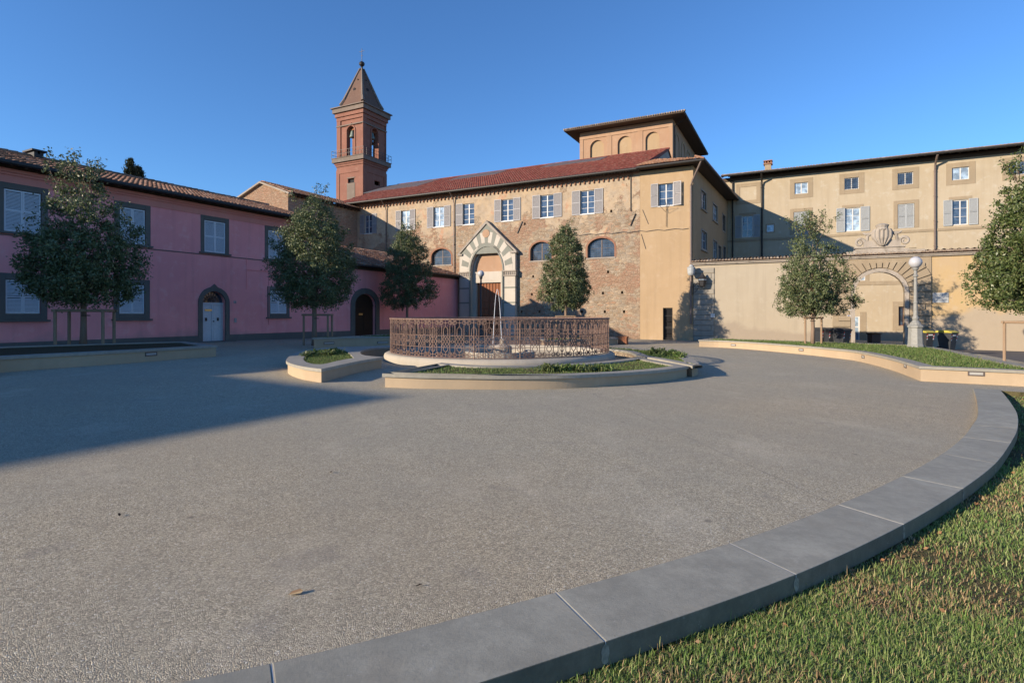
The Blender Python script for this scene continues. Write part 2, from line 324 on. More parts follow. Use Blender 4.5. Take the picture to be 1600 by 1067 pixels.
# ------------------------------------------------------------------ facades
class Fac:                                # local frame: s along the wall (right as seen), b into the building, z up
    def __init__(f, root_name, label, cat, P, d, group=None, zbase=0.0):
        f.P = Vector(P); l = math.hypot(*d); f.d = (d[0]/l, d[1]/l); f.n = (-f.d[1], f.d[0]); f.z0 = zbase
        f.root = thing(root_name, label, cat, (P[0], P[1], zbase), math.atan2(f.d[1], f.d[0]), group)
        f.mb = MB()
    def at(f, px, py, b=0.0):             # photo pixel -> (s, z) on the plane b behind the facade
        k = (px-800)/FP; x0 = f.P[0]+f.n[0]*b; y0 = f.P[1]+f.n[1]*b
        s = (k*y0-x0)/(f.d[0]-k*f.d[1]); Y = y0+f.d[1]*s
        return s, HC+(HY-py)/FP*Y-f.z0
    def rect(f, x0, y0, x1, y1, b=0.0):   # y0 top, y1 bottom
        xm = (x0+x1)/2
        s0 = f.at(x0, y0, b)[0]; s1 = f.at(x1, y0, b)[0]; return s0, s1, f.at(xm, y1, b)[1], f.at(xm, y0, b)[1]
def arch_pts(s0, s1, zs, zt, n=14):
    c = (s0+s1)/2; r = (s1-s0)/2
    return [(c-r*math.cos(math.pi*i/n), zs+(zt-zs)*math.sin(math.pi*i/n)) for i in range(n+1)]
def wall(mb, s0, s1, z0, z1, holes=(), b=0.0, depth=.22, mi=0, mr=None, back=False):
    """front face of a wall with real openings and their reveals. hole: (s0,s1,z0,z1[,spring z])"""
    mr = mi if mr is None else mr
    S = sorted({s0, s1, *[h[i] for h in holes for i in (0, 1)]}); Z = sorted({z0, z1, *[h[i] for h in holes for i in (2, 3)]})
    S = [s for s in S if s0 <= s <= s1]; Z = [z for z in Z if z0 <= z <= z1]
    for i in range(len(S)-1):
        for j in range(len(Z)-1):
            cs = (S[i]+S[i+1])/2; cz = (Z[j]+Z[j+1])/2
            if any(h[0] < cs < h[1] and h[2] < cz < h[3] for h in holes): continue
            mb.poly([(S[i], b, Z[j]), (S[i+1], b, Z[j]), (S[i+1], b, Z[j+1]), (S[i], b, Z[j+1])], mi)
    for h in holes:
        a, c, zb, zt = h[:4]; dp = h[5] if len(h) > 5 else depth
        if len(h) > 4 and h[4] is not None:
            P = arch_pts(a, c, h[4], zt)
            for (p, q) in zip(P[:-1], P[1:]):
                mb.poly([(p[0], b, p[1]), (q[0], b, q[1]), (q[0], b, zt), (p[0], b, zt)][:4] if True else [], mi)
            loop = [(a, zb)]+P+[(c, zb)]
        else: loop = [(a, zb), (a, zt), (c, zt), (c, zb)]
        loop.append(loop[0])
        for (p, q) in zip(loop[:-1], loop[1:]):
            if p != q: mb.poly([(p[0], b, p[1]), (p[0], b+dp, p[1]), (q[0], b+dp, q[1]), (q[0], b, q[1])], mr)
def arch_slab(mb, s0, s1, z0, zs, zt, b0, b1, mi=0):
    mb.slab([(s0, z0)]+arch_pts(s0, s1, zs, zt)+[(s1, z0)], b0, b1, mi)
def arch_frame(mb, s0, s1, z0, zs, zt, wd, b0, b1, mi=0, n=14, top=None):  # surround of width wd outside an arched opening
    I = [(s0, z0)]+arch_pts(s0, s1, zs, zt, n)+[(s1, z0)]
    O = [(s0-wd, z0)]+arch_pts(s0-wd, s1+wd, zs, zt+wd, n)+[(s1+wd, z0)]
    if top: O[len(O)//2] = (O[len(O)//2][0], O[len(O)//2][1]+top)
    for i in range(len(I)-1):
        a, b_, c, d = I[i], I[i+1], O[i+1], O[i]
        for P in ([(a[0], b0, a[1]), (b_[0], b0, b_[1]), (c[0], b0, c[1]), (d[0], b0, d[1])],
                  [(d[0], b0, d[1]), (c[0], b0, c[1]), (c[0], b1, c[1]), (d[0], b1, d[1])],
                  [(a[0], b1, a[1]), (b_[0], b1, b_[1]), (b_[0], b0, b_[1]), (a[0], b0, a[1])]): mb.poly(P, mi)
def shell(mb, s0, s1, z0, z1, B, mi=0, b0=0.0, right=True, left=True):   # back and sides
    if left: mb.poly([(s0, b0, z0), (s0, b0, z1), (s0, B, z1), (s0, B, z0)], mi)
    if right: mb.poly([(s1, b0, z0), (s1, B, z0), (s1, B, z1), (s1, b0, z1)], mi)
    mb.poly([(s0, B, z0), (s0, B, z1), (s1, B, z1), (s1, B, z0)], mi)
    mb.poly([(s0, b0, z1), (s1, b0, z1), (s1, B, z1), (s0, B, z1)], mi)
def shutter(parent, s0, s1, z0, z1, b, mat, panels=1, hinge=None, ang=0):
    m = MB(); fw = .055; t = .02; W = s1-s0; H = z1-z0
    m.box(0, fw, -t, t, 0, H); m.box(W-fw, W, -t, t, 0, H)
    m.box(fw, W-fw, -t, t, 0, .08); m.box(fw, W-fw, -t, t, H-.07, H); m.box(fw, W-fw, -t, t, H*.5-.03, H*.5+.03)
    n = max(8, int(H/.062))
    for i in range(n):
        z = .09+(H-.18)*(i+.5)/n
        if abs(z-H*.5) < .045: continue
        m.poly([(fw, -t*.9, z-.026), (W-fw, -t*.9, z-.026), (W-fw, t*.5, z+.02), (fw, t*.5, z+.02)])
    o = m.build('shutter', mat, parent, recalc=True)
    o.location = (s0, b, z0)
    if ang:
        if hinge == 'r': 
            o.location = (s1, b, z0)
            for v in o.data.vertices: v.co.x -= W
        o.rotation_euler = (0, 0, ang)
    return o
def window(B, r, b=.14, cols=2, rows=3, fmat='white', gmat='glass', bars=False, arch=None, grille=False, fw=.055, curtain=False, name='window'):
    s0, s1, z0, z1 = r; f = MB(); e = .002
    if arch is None:
        f.box(s0+e, s0+fw, b-.03, b+.03, z0+e, z1-e); f.box(s1-fw, s1-e, b-.03, b+.03, z0+e, z1-e)
        f.box(s0+fw, s1-fw, b-.03, b+.03, z0+e, z0+fw); f.box(s0+fw, s1-fw, b-.03, b+.03, z1-fw, z1-e)
    else:
        arch_frame(f, s0+fw, s1-fw, z0+e, arch, z1-fw, fw-e, b-.03, b+.03)
        f.box(s0+fw, s1-fw, b-.03, b+.03, z0+e, z0+fw)
    W = s1-s0; H = z1-z0
    def top(s):
        if arch is None: return z1
        c = (s0+s1)/2; u = min(1, abs(s-c)/(W/2)); return arch+(z1-arch)*math.sqrt(max(0, 1-u*u))
    for i in range(1, cols):
        s = s0+W*i/cols; wd = .045 if (i*2 == cols) else .014
        f.box(s-wd, s+wd, b-.028, b+.028, z0+fw*.5, top(s)-fw*.5)
    for j in range(1, rows):
        z = z0+H*j/rows
        if arch and z > arch:
            u = math.sqrt(max(0, 1-((z-arch)/(z1-arch))**2)); f.box((s0+s1)/2-u*W/2+.03, (s0+s1)/2+u*W/2-.03, b-.024, b+.024, z-.014, z+.014)
        else: f.box(s0+fw*.5, s1-fw*.5, b-.024, b+.024, z-.014, z+.014)
    w_ = f.build(name, M[fmat], B.root)
    g = MB()
    if arch is None: g.box(s0+.004, s1-.004, b, b+.012, z0+.004, z1-.004)
    else: arch_slab(g, s0+.006, s1-.006, z0+.006, arch, z1-.006, b, b+.012)
    g.build('pane', M[gmat], w_)
    if grille:
        q = MB(); n = max(3, int(W/.13))
        for i in range(1, n): 
            s = s0+W*i/n; q.tube([(s, b-.09, z0+.01), (s, b-.09, top(s)-.01)], .010, 4)
        m_ = max(3, int(H/.16))
        for j in range(1, m_):
            z = z0+H*j/m_
            u = 1 if (arch is None or z < arch) else math.sqrt(max(0, 1-((z-arch)/(z1-arch))**2))
            q.tube([((s0+s1)/2-u*W/2+.01, b-.095, z), ((s0+s1)/2+u*W/2-.01, b-.095, z)], .010, 4)
        q.build('grille', M['iron'], w_)
    return w_
def surround(w_, r, wd, mat, b=-.03, sill=True, deep=.0, bot=True, top=None):
    s0, s1, z0, z1 = r; m = MB(); top = top or wd
    m.box(s0-wd, s0, b, .1, z0-(wd if bot else 0), z1+top); m.box(s1, s1+wd, b, .1, z0-(wd if bot else 0), z1+top); m.box(s0, s1, b, .1, z1, z1+top)
    if bot: m.box(s0, s1, b, .1, z0-wd, z0)
    m.build('surround', mat, w_, bevel=.008)
    if sill:
        q = MB(); zz = z0-(wd if bot else 0); q.box(s0-wd-.09, s1+wd+.09, b-.09, .05, zz-.09, zz-.002); q.build('sill', mat, w_, bevel=.01)
def tile_roof(mb, s0f, s1f, b0, z0, b1, z1, step=.21, row=.40, mi=0):
    """barrel tiles up a slope from (b0,z0) to (b1,z1); s0f/s1f give the ends at fraction t up the slope"""
    L = math.hypot(b1-b0, z1-z0); db = (b1-b0)/L; dz = (z1-z0)/L; nb, nz = -dz, db   # normal
    if nz < 0: nb, nz = -nb, -nz
    nr = max(1, int(L/row)); row = L/nr
    smin = min(s0f(0), s0f(1)); smax = max(s1f(0), s1f(1)); nc = int((smax-smin)/step)
    for c in range(nc+1):
        sc = smin+(c+.5)*step
        for j in range(nr):
            t = (j+.5)/nr
            if sc < s0f(t) or sc > s1f(t): continue
            jit = random.uniform(-.012, .012); dl = random.uniform(-.03, .03); l0 = j*row-.03+dl; l1 = (j+1)*row+.03+dl
            h = random.uniform(0, .012)
            P = []
            for (l, r_, lift) in ((l0, step*.45, .062+h), (l1, step*.36, .012+h)):
                for k in range(5):
                    a = math.pi*k/4; x = sc+jit-math.cos(a)*r_; u = math.sin(a)*min(r_, .12)*.95+lift
                    P.append((x, b0+db*l+nb*u, z0+dz*l+nz*u))
            n = len(mb.v); mb.v += P
            for k in range(4): mb.f.append((n+k, n+k+1, n+6+k, n+5+k)); mb.m.append(mi)
            mb.f.append((n, n+1, n+2, n+3, n+4)); mb.m.append(mi)
    for a_, b_ in ((0, 1),):
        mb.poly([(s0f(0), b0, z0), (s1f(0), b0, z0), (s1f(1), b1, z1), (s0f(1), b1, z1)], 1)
def downpipe(B, s, b, z0, z1, head=None, name='downpipe', mat='pipe', r=.055):
    m = MB(); pts = [(s, b, z0), (s, b, z1)]
    if head: pts += head
    m.tube(pts, r, 8)
    z = z0+1
    while z < z1: m.tube([(s, b, z-.03), (s, b, z+.03)], r*1.35, 8); z += 2.2
    return m.build(name, M[mat], B.root, smooth=False)
def rafters(mb, s0, s1, b0, b1, z0, z1, step=.55, w=.07, h=.13):
    s = s0
    while s < s1:
        mb.slab([], 0, 0) if False else None
        n = len(mb.v)
        for x in (s-w/2, s+w/2): mb.v += [(x, b0, z0-h), (x, b1, z1-h), (x, b1, z1), (x, b0, z0)]
        for f in ((0, 1, 2, 3), (4, 7, 6, 5), (0, 4, 5, 1), (3, 2, 6, 7), (0, 3, 7, 4), (1, 5, 6, 2)): mb.f.append(tuple(n+i for i in f)); mb.m.append(0)
        s += step

E1 = (.889, -.458)
# ================================================================== CHURCH (long stone front)
C = Fac('church', 'long old church front of rubble stone and flaking plaster with a red tiled roof', 'church', (10.4, 45.0), E1, zbase=gz(10.4, 45))
LS = -32.2; EZ = C.at(1000, 266)[1]       # left end, eave height
holes = []
wr = [(570, 337, 581.5, 366.5), (627, 330, 640.5, 360), (677.7, 324, 694, 354), (723.5, 318, 741, 351), (783.7, 311, 802, 344.6), (844.5, 303.4, 865, 339), (907, 296, 928.7, 333)]
WR = [C.rect(*r) for r in wr]
zt = sum(r[3] for r in WR)/7; zb = sum(r[2] for r in WR)/7
WR = [(r[0], r[1], zb+(r[2]-zb)*.3, zt+(r[3]-zt)*.3) for r in WR]
ar = [(559, 387, 574, 404), (674, 391, 705, 417), (828.5, 379.5, 862, 411), (918, 374, 960, 406)]
AR = [C.rect(*r) for r in ar]; az0 = sum(r[2] for r in AR)/4; az1 = sum(r[3] for r in AR)/4
AR = [(r[0], r[1], az0+(r[2]-az0)*.4, az1+(r[3]-az1)*.4) for r in AR]
AR = [(r[0], r[1], r[2], r[3], r[2]+(r[3]-r[2])*.52, .35) for r in AR]
put = [(833, 432), (860, 432), (831, 460), (942, 458), (972, 457), (843, 487), (879, 487), (909, 487), (945, 487), (975, 487), (950, 425), (815, 487), (955, 330), (820, 350)]
PH = []
for x, y in put:
    s_, z_ = C.at(x, y); PH.append((s_-.09, s_+.09, z_-.11, z_+.11))
PS0, PS1 = C.at(718, 450, -.4)[0], C.at(805, 450, -.4)[0]
DR = C.rect(735, 385.4, 785.6, 470, -.4)  # portal opening
zg = -.6
pzt = C.at(760, 385.4, -.4)[1]; pzs = C.at(760, 424, -.4)[1]
ph = (DR[0]+.05, DR[1]-.05, zg, pzt-.1, pzs, .5)
allh = [(*r, None, .24) for r in WR]+AR+[(*p, None, .2) for p in PH]+[ph]
wall(C.mb, LS, 0, zg, EZ, allh); shell(C.mb, LS, 0, zg, EZ, 22)
C.mb.build('wall', M['church'], C.root, recalc=False)
for i, r in enumerate(WR):
    w_ = window(C, r, gmat='glassl' if i in (1, 2) else 'glass', rows=3 if i < 3 else 4)
    q = MB(); q.box(r[0]-.06, r[1]+.06, -.06, .1, r[2]-.08, r[2]-.003); q.build('sill', M['white'], w_)
    W = (r[1]-r[0])*.60
    shutter(w_, r[0]-W-.02, r[0]-.02, r[2]-.05, r[3]+.05, -.05, M['shut'])
    if i != 3: shutter(w_, r[1]+.02, r[1]+W+.02, r[2]-.05, r[3]+.05, -.05, M['shut'])
for r in AR:
    w_ = window(C, r[:4], b=.3, cols=2, rows=2, arch=r[4], fmat='pipe', grille=True, name='arched_window')
    q = MB(); arch_frame(q, r[0], r[1], r[2], r[4], r[3], .16, -.02, .1); q.build('brick_arch', M['brick'], w_)
    q = MB(); q.box(r[0]-.1, r[1]+.1, -.05, .3, r[2]-.1, r[2]-.003); q.build('sill', M['oldstone'], w_)
# corbel table, string, eave, gutter
q = MB(); s = LS+.2; CZ = C.at(993, 271)[1]
while s < -.5:
    P = arch_pts(s, s+.30, CZ-.24, CZ-.09, 5); 
    q.slab([(s-.08, CZ-.42), (s, CZ-.36)]+P+[(s+.38, CZ-.06), (s-.08, CZ-.06)][:2] if False else [(s-.08, CZ-.45), (s, CZ-.42)]+P+[(s+.34, CZ-.24), (s+.34, CZ), (s-.08, CZ)], -.12, 0.0)
    s += .42
q.box(LS, -.02, -.16, 0, CZ+.004, CZ+.10); q.build('corbel_table', M['brick'], C.root)
q = MB(); s = LS+.1
while s < 0:
    q.box(s, s+.12, -.24, 0, CZ+.13, CZ+.27); s += .24
q.box(LS, 0, -.1, 0, CZ+.104, CZ+.127); q.box(LS, 0, -.27, 0, CZ+.274, EZ+.12); q.build('dentil_course', M['oldstone'], C.root)
RB = 11.0; RZ = C.at(1045, 236, 11)[1]-.1; EB = -.75; sl_ = (RZ-EZ)/(RB)
EZ0 = EZ+EB*sl_+.25; RZt = RZ+.25
q = MB(); tile_roof(q, lambda t: LS-.6-t*1.2, lambda t: .1, EB, EZ0, RB, RZt, step=.25, row=.45)
q.poly([(LS-1.8, RB, RZt), (.1, RB, RZt), (.1, 22.8, EZ0), (LS-.6, 22.8, EZ0)]); 
q.poly([(.1, EB, EZ0-.12), (.1, RB, RZt-.12), (.1, RB, RZt+.1), (.1, EB, EZ0+.1)])
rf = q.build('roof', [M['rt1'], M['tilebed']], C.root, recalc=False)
q = MB(); s = LS-1.5
while s < 0: q.tube([(s, RB, RZt+.06), (s+.42, RB, RZt+.09)], [.13, .11], 8); s += .38
q.build('ridge_tiles', M['rt1'], rf)
q = MB(); q.poly([(LS-.6, EB, EZ0-.03), (.1, EB, EZ0-.03), (.1, 0, EZ+.2), (LS-.6, 0, EZ+.2)]); rafters(q, LS-.4, 0, EB+.05, 0, EZ0-.03, EZ+.22, .5)
q.build('eave', M['eave'], C.root, recalc=False)
q = MB(); q.tube([(LS-.6, EB-.1, EZ0-.02), (.15, EB-.1, EZ0-.02)], .11, 8); q.build('gutter', M['gutter'], C.root)
q = MB(); q.poly([(0, 0, EZ-.1), (0, 22, EZ-.1), (0, RB, RZ+.1)]); q.build('gable', M['oldstone'], C.root, recalc=False); q = MB(); q.poly([(LS, 0, EZ-.1), (LS, RB, RZ+.1), (LS, 22, EZ-.1)]); q.build('gable', M['oldstone'], C.root, recalc=False)
for (x, y0, y1) in ((603, 408, 303), (709, 470, 294)):
    s_, za = C.at(x, y0, -.12); zb_ = C.at(x, y1, -.12)[1]
    downpipe(C, s_, -.12, za, EZ0-1.0, [(s_, -.2, EZ0-.6), (s_, EB-.05, EZ0-.15)], mat='pipe')
s_, za = C.at(985.5, 330, -.05); q = MB(); q.tube([(s_, -.05, za), (s_, -.05, CZ-.1)], .035, 6); q.build('vent_pipe', M['gutter'], C.root)
for (x, y) in ((812, 355), (989, 343)):
    q = MB(); a = C.at(x-4, y+10, -.06); b_ = C.at(x+4, y-9, -.06); q.tube([(a[0], -.06, a[1]), (b_[0], -.06, b_[1])], .04, 5); q.build('tie_anchor', M['iron'], C.root)
# solar panels along the ridge
for (xa, xb, t0, t1) in ((608, 690, .55, .98), (722, 795, .70, .97), (858, 950, .74, .96)):
    sa = C.at(xa, 270, RB*t1)[0]; sb = C.at(xb, 262, RB*t1)[0]; q = MB(); n = 5
    L_ = math.hypot(RB-EB, RZt-EZ0)
    for i in range(n):
        u0 = sa+(sb-sa)*i/n+.03; u1 = sa+(sb-sa)*(i+1)/n-.03
        z_ = lambda t: EZ0+(RZt-EZ0)*(t*RB-EB)/(RB-EB)
        P = [(u0, t0*RB, z_(t0)+.17), (u1, t0*RB, z_(t0)+.17), (u1, t1*RB, z_(t1)+.17), (u0, t1*RB, z_(t1)+.17)]
        q.poly(P); q.poly([(x, y, z-.05) for x, y, z in P][::-1])
        for a in range(4): p1, p2 = P[a], P[(a+1) % 4]; q.poly([p1, (p1[0], p1[1], p1[2]-.05), (p2[0], p2[1], p2[2]-.05), p2])
    q.build('solar_panel', M['solar'], rf)
# ---- portal
pm = MB(); b0 = -.4
wall(pm, PS0, PS1, zg, C.at(762, 396, b0)[1], [(DR[0], DR[1], zg, pzt, pzs, .9)], b=b0)
zc = C.at(762, 396, b0)[1]
pm.poly([(PS0, b0, zg), (PS0, b0, zc), (PS0, 0, zc), (PS0, 0, zg)]); pm.poly([(PS1, b0, zg), (PS1, 0, zg), (PS1, 0, zc), (PS1, b0, zc)])
pr = pm.build('portal', M['marble'], C.root, recalc=False)
sA, zA = C.at(760.5, 350, b0); pc = (PS0+PS1)/2
g = MB(); g.slab([(PS0+.1, zc), (PS1-.1, zc), (pc, zA)], b0, 0); g.build('gable', M['green'], pr)
g = MB()
for sg in (-1, 1):
    e0 = (pc+sg*((PS1-PS0)/2+.12), zc-.08); t0 = (pc, zA+.02); dx, dz_ = e0[0]-t0[0], e0[1]-t0[1]
    g.slab([t0, e0, (e0[0]+sg*.05, e0[1]+.16), (t0[0], t0[1]+.30)], b0-.10, .02)
g.box(PS0-.15, PS0+.35, b0-.14, 0, zc-.1, zc+.08); g.box(PS1-.45, PS1+.18, b0-.14, 0, zc-.1, zc+.08); g.build('coping', M['oldstone'], pr)
g = MB(); cx_ = (DR[0]+DR[1])/2; rr = (DR[1]-DR[0])/2; nv = 19
for i in range(nv):
    a0 = math.pi*i/nv; a1 = math.pi*(i+1)/nv; r0 = rr*1.16; r1 = rr*1.60; sy = (pzt-pzs)/rr
    lim = (PS1-PS0)/2-.12
    P = []
    for (a, r_) in ((a0, r0), (a1, r0), (a1, r1), (a0, r1)):
        x = -math.cos(a)*r_; x = max(-lim, min(lim, x)); P.append((cx_+x, pzs+math.sin(a)*r_*sy))
    g.slab(P, b0-.012, b0+.05, i % 2)
g.build('voussoirs', [M['marble'], M['green']], pr)
g = MB(); arch_frame(g, DR[0], DR[1], pzs, pzs, pzt, .13, b0-.06, b0+.1)
for k, s_ in enumerate((DR[0]-.02, DR[1]+.02)): g.tube([(s_, b0-.04, zg), (s_, b0-.04, pzs)], .10, 10)
g.build('archivolt', M['green'], pr)
g = MB(); arch_frame(g, DR[0]+.2, DR[1]-.2, pzs, pzs, pzt-.2, .2, b0+.45, b0+.7); g.build('inner_arch', M['marble'], pr)
for (a, c) in ((PS0-.08, DR[0]+.08), (DR[1]-.08, PS1+.12)):
    g = MB()
    g.box(a, c, b0-.10, b0+.9, pzs-.50, pzs-.40); g.box(a+.04, c-.04, b0-.06, b0+.85, pzs-.40, pzs-.08); g.box(a, c, b0-.12, b0+.9, pzs-.08, pzs+.02)
    s_ = a
    while s_ < c-.1: g.lathe([(.05, 0), (.09, .08), (.05, .16), (.09, .26)], (s_+.09, b0-.06, pzs-.38), 6); s_ += .19
    g.build('carved_capital', M['oldstone'], pr)
g = MB()
for z_ in (C.at(762, 450, b0)[1], C.at(762, 473, b0)[1]):
    g.box(PS0-.008, DR[0]-.12, b0-.008, b0+.05, z_-.07, z_+.07); g.box(DR[1]+.12, PS1+.008, b0-.008, 0, z_-.07, z_+.07)
g.build('dark_marble_bands', M['green'], pr)
bz = .0; zl0 = C.at(770, 442, b0+.9)[1]
g = MB(); arch_slab(g, DR[0], DR[1], pzs, pzs, pzt-.02, bz+.1, bz+.3); g.build('tympanum', M['lantern'], pr)
g = MB(); g.box(DR[0]-.02, DR[1]+.02, bz-.05, bz+.3, zl0, pzs-.002); g.build('lintel', M['marble'], pr)
g = MB(); g.box(DR[0], DR[0]+.42, bz-.02, bz+.3, zg, zl0-.002); g.box(DR[1]-.42, DR[1], bz-.02, bz+.3, zg, zl0-.002); g.build('door_jamb', M['marble'], pr)
g = MB(); d0, d1 = DR[0]+.42, DR[1]-.42; dm = (d0+d1)/2
g.box(d0, d1, .2, .28, zg, zl0)
for (a, c) in ((d0, dm), (dm, d1)):
    for i in range(6): g.box(a+.08, c-.08, .15, .2, .1+i*.62, .1+i*.62+.5)
for i in range(1, 8): g.box(d0+(d1-d0)*i/8-.012, d0+(d1-d0)*i/8+.012, .14, .2, zg, zl0-.02)
g.build('door', M['wood'], pr); C_pr = pr
g = MB(); s_, z_ = C.at(759.5, 365, b0); P = [(s_+.38*math.cos(a*math.pi/8), z_+.38*math.sin(a*math.pi/8)) for a in range(16)]; g.slab(P, b0-.05, b0+.02); g.build('roundel', M['lantern'], pr)

# ================================================================== LANTERN BLOCK
T = Fac('lantern_block', 'tall apricot block with blind arches and wide dark eaves rising behind the church roof', 'building', (16.4, 56.5), E1, zbase=gz(16.4, 56.5))
TW = -T.at(906, 240)[0]; TZ = T.at(1050, 186)[1]
th = []
for (x0, y0, x1) in ((922, 219.6, 943.5), (965, 212.5, 986.8), (1008.5, 205.8, 1030.5)):
    a = T.rect(x0, y0, x1, y0+60); th.append((a[0], a[1], a[3]-5.0, a[3], a[3]-(a[1]-a[0])/2, .22))
zz = sum(h[3] for h in th)/3; th = [(h[0], h[1], zz-5, zz, zz-(h[1]-h[0])/2, .22) for h in th]
wall(T.mb, -TW, 0, -1, TZ, th); TB = 14
T.mb.poly([(-TW, 0, -1), (-TW, 0, TZ), (-TW, TB, TZ), (-TW, TB, -1)]); T.mb.poly([(-TW, TB, -1), (-TW, TB, TZ), (0, TB, TZ), (0, TB, -1)])
T.mb.poly([(0, 0, -1), (0, TB, -1), (0, TB, TZ), (0, 0, TZ)])
T.mb.build('wall', M['lantern'], T.root, recalc=False)
for i, h in enumerate(th):
    q = MB(); q.box(h[0], h[1], .22, .4, h[2], h[3]); o = q.build('blind_arch', M['lanternp'], T.root)
    q = MB(); q.box(h[0]+.15, h[1]-.15, .15, .24, zz-2.75, zz-2.62); q.build('sill', M['oldstone'], o)
w_ = window(T, (th[1][0]+.25, th[1][1]-.25, zz-4.1, zz-2.9), b=.17)
q = MB()
for i in range(4):
    s_ = -TW+TW*i/3; a, c = (s_-.28, s_+.28) if 0 < i < 3 else ((s_, s_+.4) if i == 0 else (s_-.4, s_)); q.box(a, c, -.05, .0, -1, TZ-.78)
q.box(-TW, 0, -.07, 0, TZ-.777, TZ-.45); q.build('pilasters', M['lantern'], T.root)
q = MB()
for bb in (2.6, 6.2, 9.8): arch_frame(q, 0, 0, 0, 0, 0, 0, 0, 0) if False else None
for bb in (1.4, 4.8, 8.2, 11.2):
    P = arch_pts(bb, bb+1.9, zz-1, zz, 10)
    n0 = len(q.v); P = [(bb, zz-5)]+P+[(bb+1.9, zz-5)]
    O = [(bb-.2, zz-5)]+arch_pts(bb-.2, bb+2.1, zz-1, zz+.2, 10)+[(bb+2.1, zz-5)]
    for i in range(len(P)-1):
        q.poly([(.07, P[i][0], P[i][1]), (.07, P[i+1][0], P[i+1][1]), (.07, O[i+1][0], O[i+1][1]), (.07, O[i][0], O[i][1])])
        q.poly([(.07, P[i][0], P[i][1]), (0, P[i][0], P[i][1]), (0, P[i+1][0], P[i+1][1]), (.07, P[i+1][0], P[i+1][1])])
        q.poly([(.07, O[i][0], O[i][1]), (.07, O[i+1][0], O[i+1][1]), (0, O[i+1][0], O[i+1][1]), (0, O[i][0], O[i][1])])
q.build('side_arches', M['lanternp'], T.root)
o_ = 1.35; q = MB(); ez = TZ+.02; am = ((-TW)/2, TB/2)
cs = [(-TW-o_, -o_), (o_, -o_), (o_, TB+o_), (-TW-o_, TB+o_)]; rz = TZ+2.2; ra = [(-TW/2, TW/2, rz), (-TW/2, TB-TW/2, rz)]
q.poly([(*cs[0], ez), (*cs[1], ez), (*cs[2], ez), (*cs[3], ez)])
for i in range(4):
    p, r_ = cs[i], cs[(i+1) % 4]; q.poly([(*p, ez), (*r_, ez), (*r_, ez+.14), (*p, ez+.14)])
q.build('eave', M['eave'], T.root, recalc=True)
q = MB(); e2 = ez+.145; c2 = [(-TW-o_-.06, -o_-.06), (o_+.06, -o_-.06), (o_+.06, TB+o_+.06), (-TW-o_-.06, TB+o_+.06)]
q.poly([(*c2[0], e2), (*c2[1], e2), ra[0]]); q.poly([(*c2[1], e2), (*c2[2], e2), ra[1], ra[0]]); q.poly([(*c2[2], e2), (*c2[3], e2), ra[1]]); q.poly([(*c2[3], e2), (*c2[0], e2), ra[0], ra[1]])
x = c2[0][0]
while x < c2[1][0]-.1: q.tube([(x+.1, c2[0][1]-.04, e2+.03), (x+.1, c2[0][1]+.5, e2+.15)], .085, 6); x += .24
q.build('roof', [M['rt3'], M['tilebed']], T.root, recalc=False)
q = MB(); q.tube([(o_*.1+.0, -.0+.5, 4), (.1, .5, TZ-.6), (o_-.1, .3, TZ-.05)], .05, 6); q.build('downpipe', M['gutter'], T.root)

# ================================================================== CORNER HOUSE
K = Fac('corner_house', 'tall smooth ochre house with a black gate at its foot joined to the church end', 'house', (10.4, 45.0), E1, zbase=gz(10.4, 45))
KW = K.at(1083, 400)[0]; KZ = EZ-.15; k_ = .02
hw = K.rect(1029, 287, 1052, 321.6); hg = K.rect(1036, 481, 1051, 534); hg = (hg[0], hg[1], -.6, hg[3])
wall(K.mb, k_, KW, -.9, KZ, [(*hw, None, .24), (*hg, None, .35)], b=-.04)
sd = Vector((22.2, 57))-Vector((10.4+.889*KW, 45-.458*KW)); SL = sd.length
K.mb.poly([(k_, -.04, -.9), (k_, -.04, KZ), (k_, 1, KZ), (k_, 1, -.9)]); K.mb.build('wall', M['yellow'], K.root, recalc=False)
w_ = window(K, hw, rows=3); q = MB(); q.box(hw[0]-.06, hw[1]+.06, -.1, .1, hw[2]-.08, hw[2]-.003); q.build('sill', M['white'], w_)
W = (hw[1]-hw[0])*.5; shutter(w_, hw[0]-W-.02, hw[0]-.02, hw[2]-.05, hw[3]+.05, -.09, M['shut']); shutter(w_, hw[1]+.02, hw[1]+W+.1, hw[2]-.05, hw[3]+.05, -.09, M['shut'], hinge='l', ang=-.25)
q = MB(); q.box(hg[0], hg[1], .28, .34, -.6, hg[3]); gate = q.build('gate', M['wfloor'], K.root)
q = MB()
for i in range(7): s_ = hg[0]+(hg[1]-hg[0])*(i+.5)/7; q.tube([(s_, .2, -.5), (s_, .2, hg[3]-.05)], .018, 5)
for z_ in (.1, .9, 1.0, 1.9, hg[3]-.1): q.box(hg[0], hg[1], .185, .215, z_-.02, z_+.02)
for i in range(4):
    for zz_ in (.5, 1.45): s_ = hg[0]+(hg[1]-hg[0])*(i+.5)/4; q.lathe([(.07, 0), (.09, .02), (.07, .04)], (s_, .19, zz_), 8)
q.build('grille', M['iron'], gate)
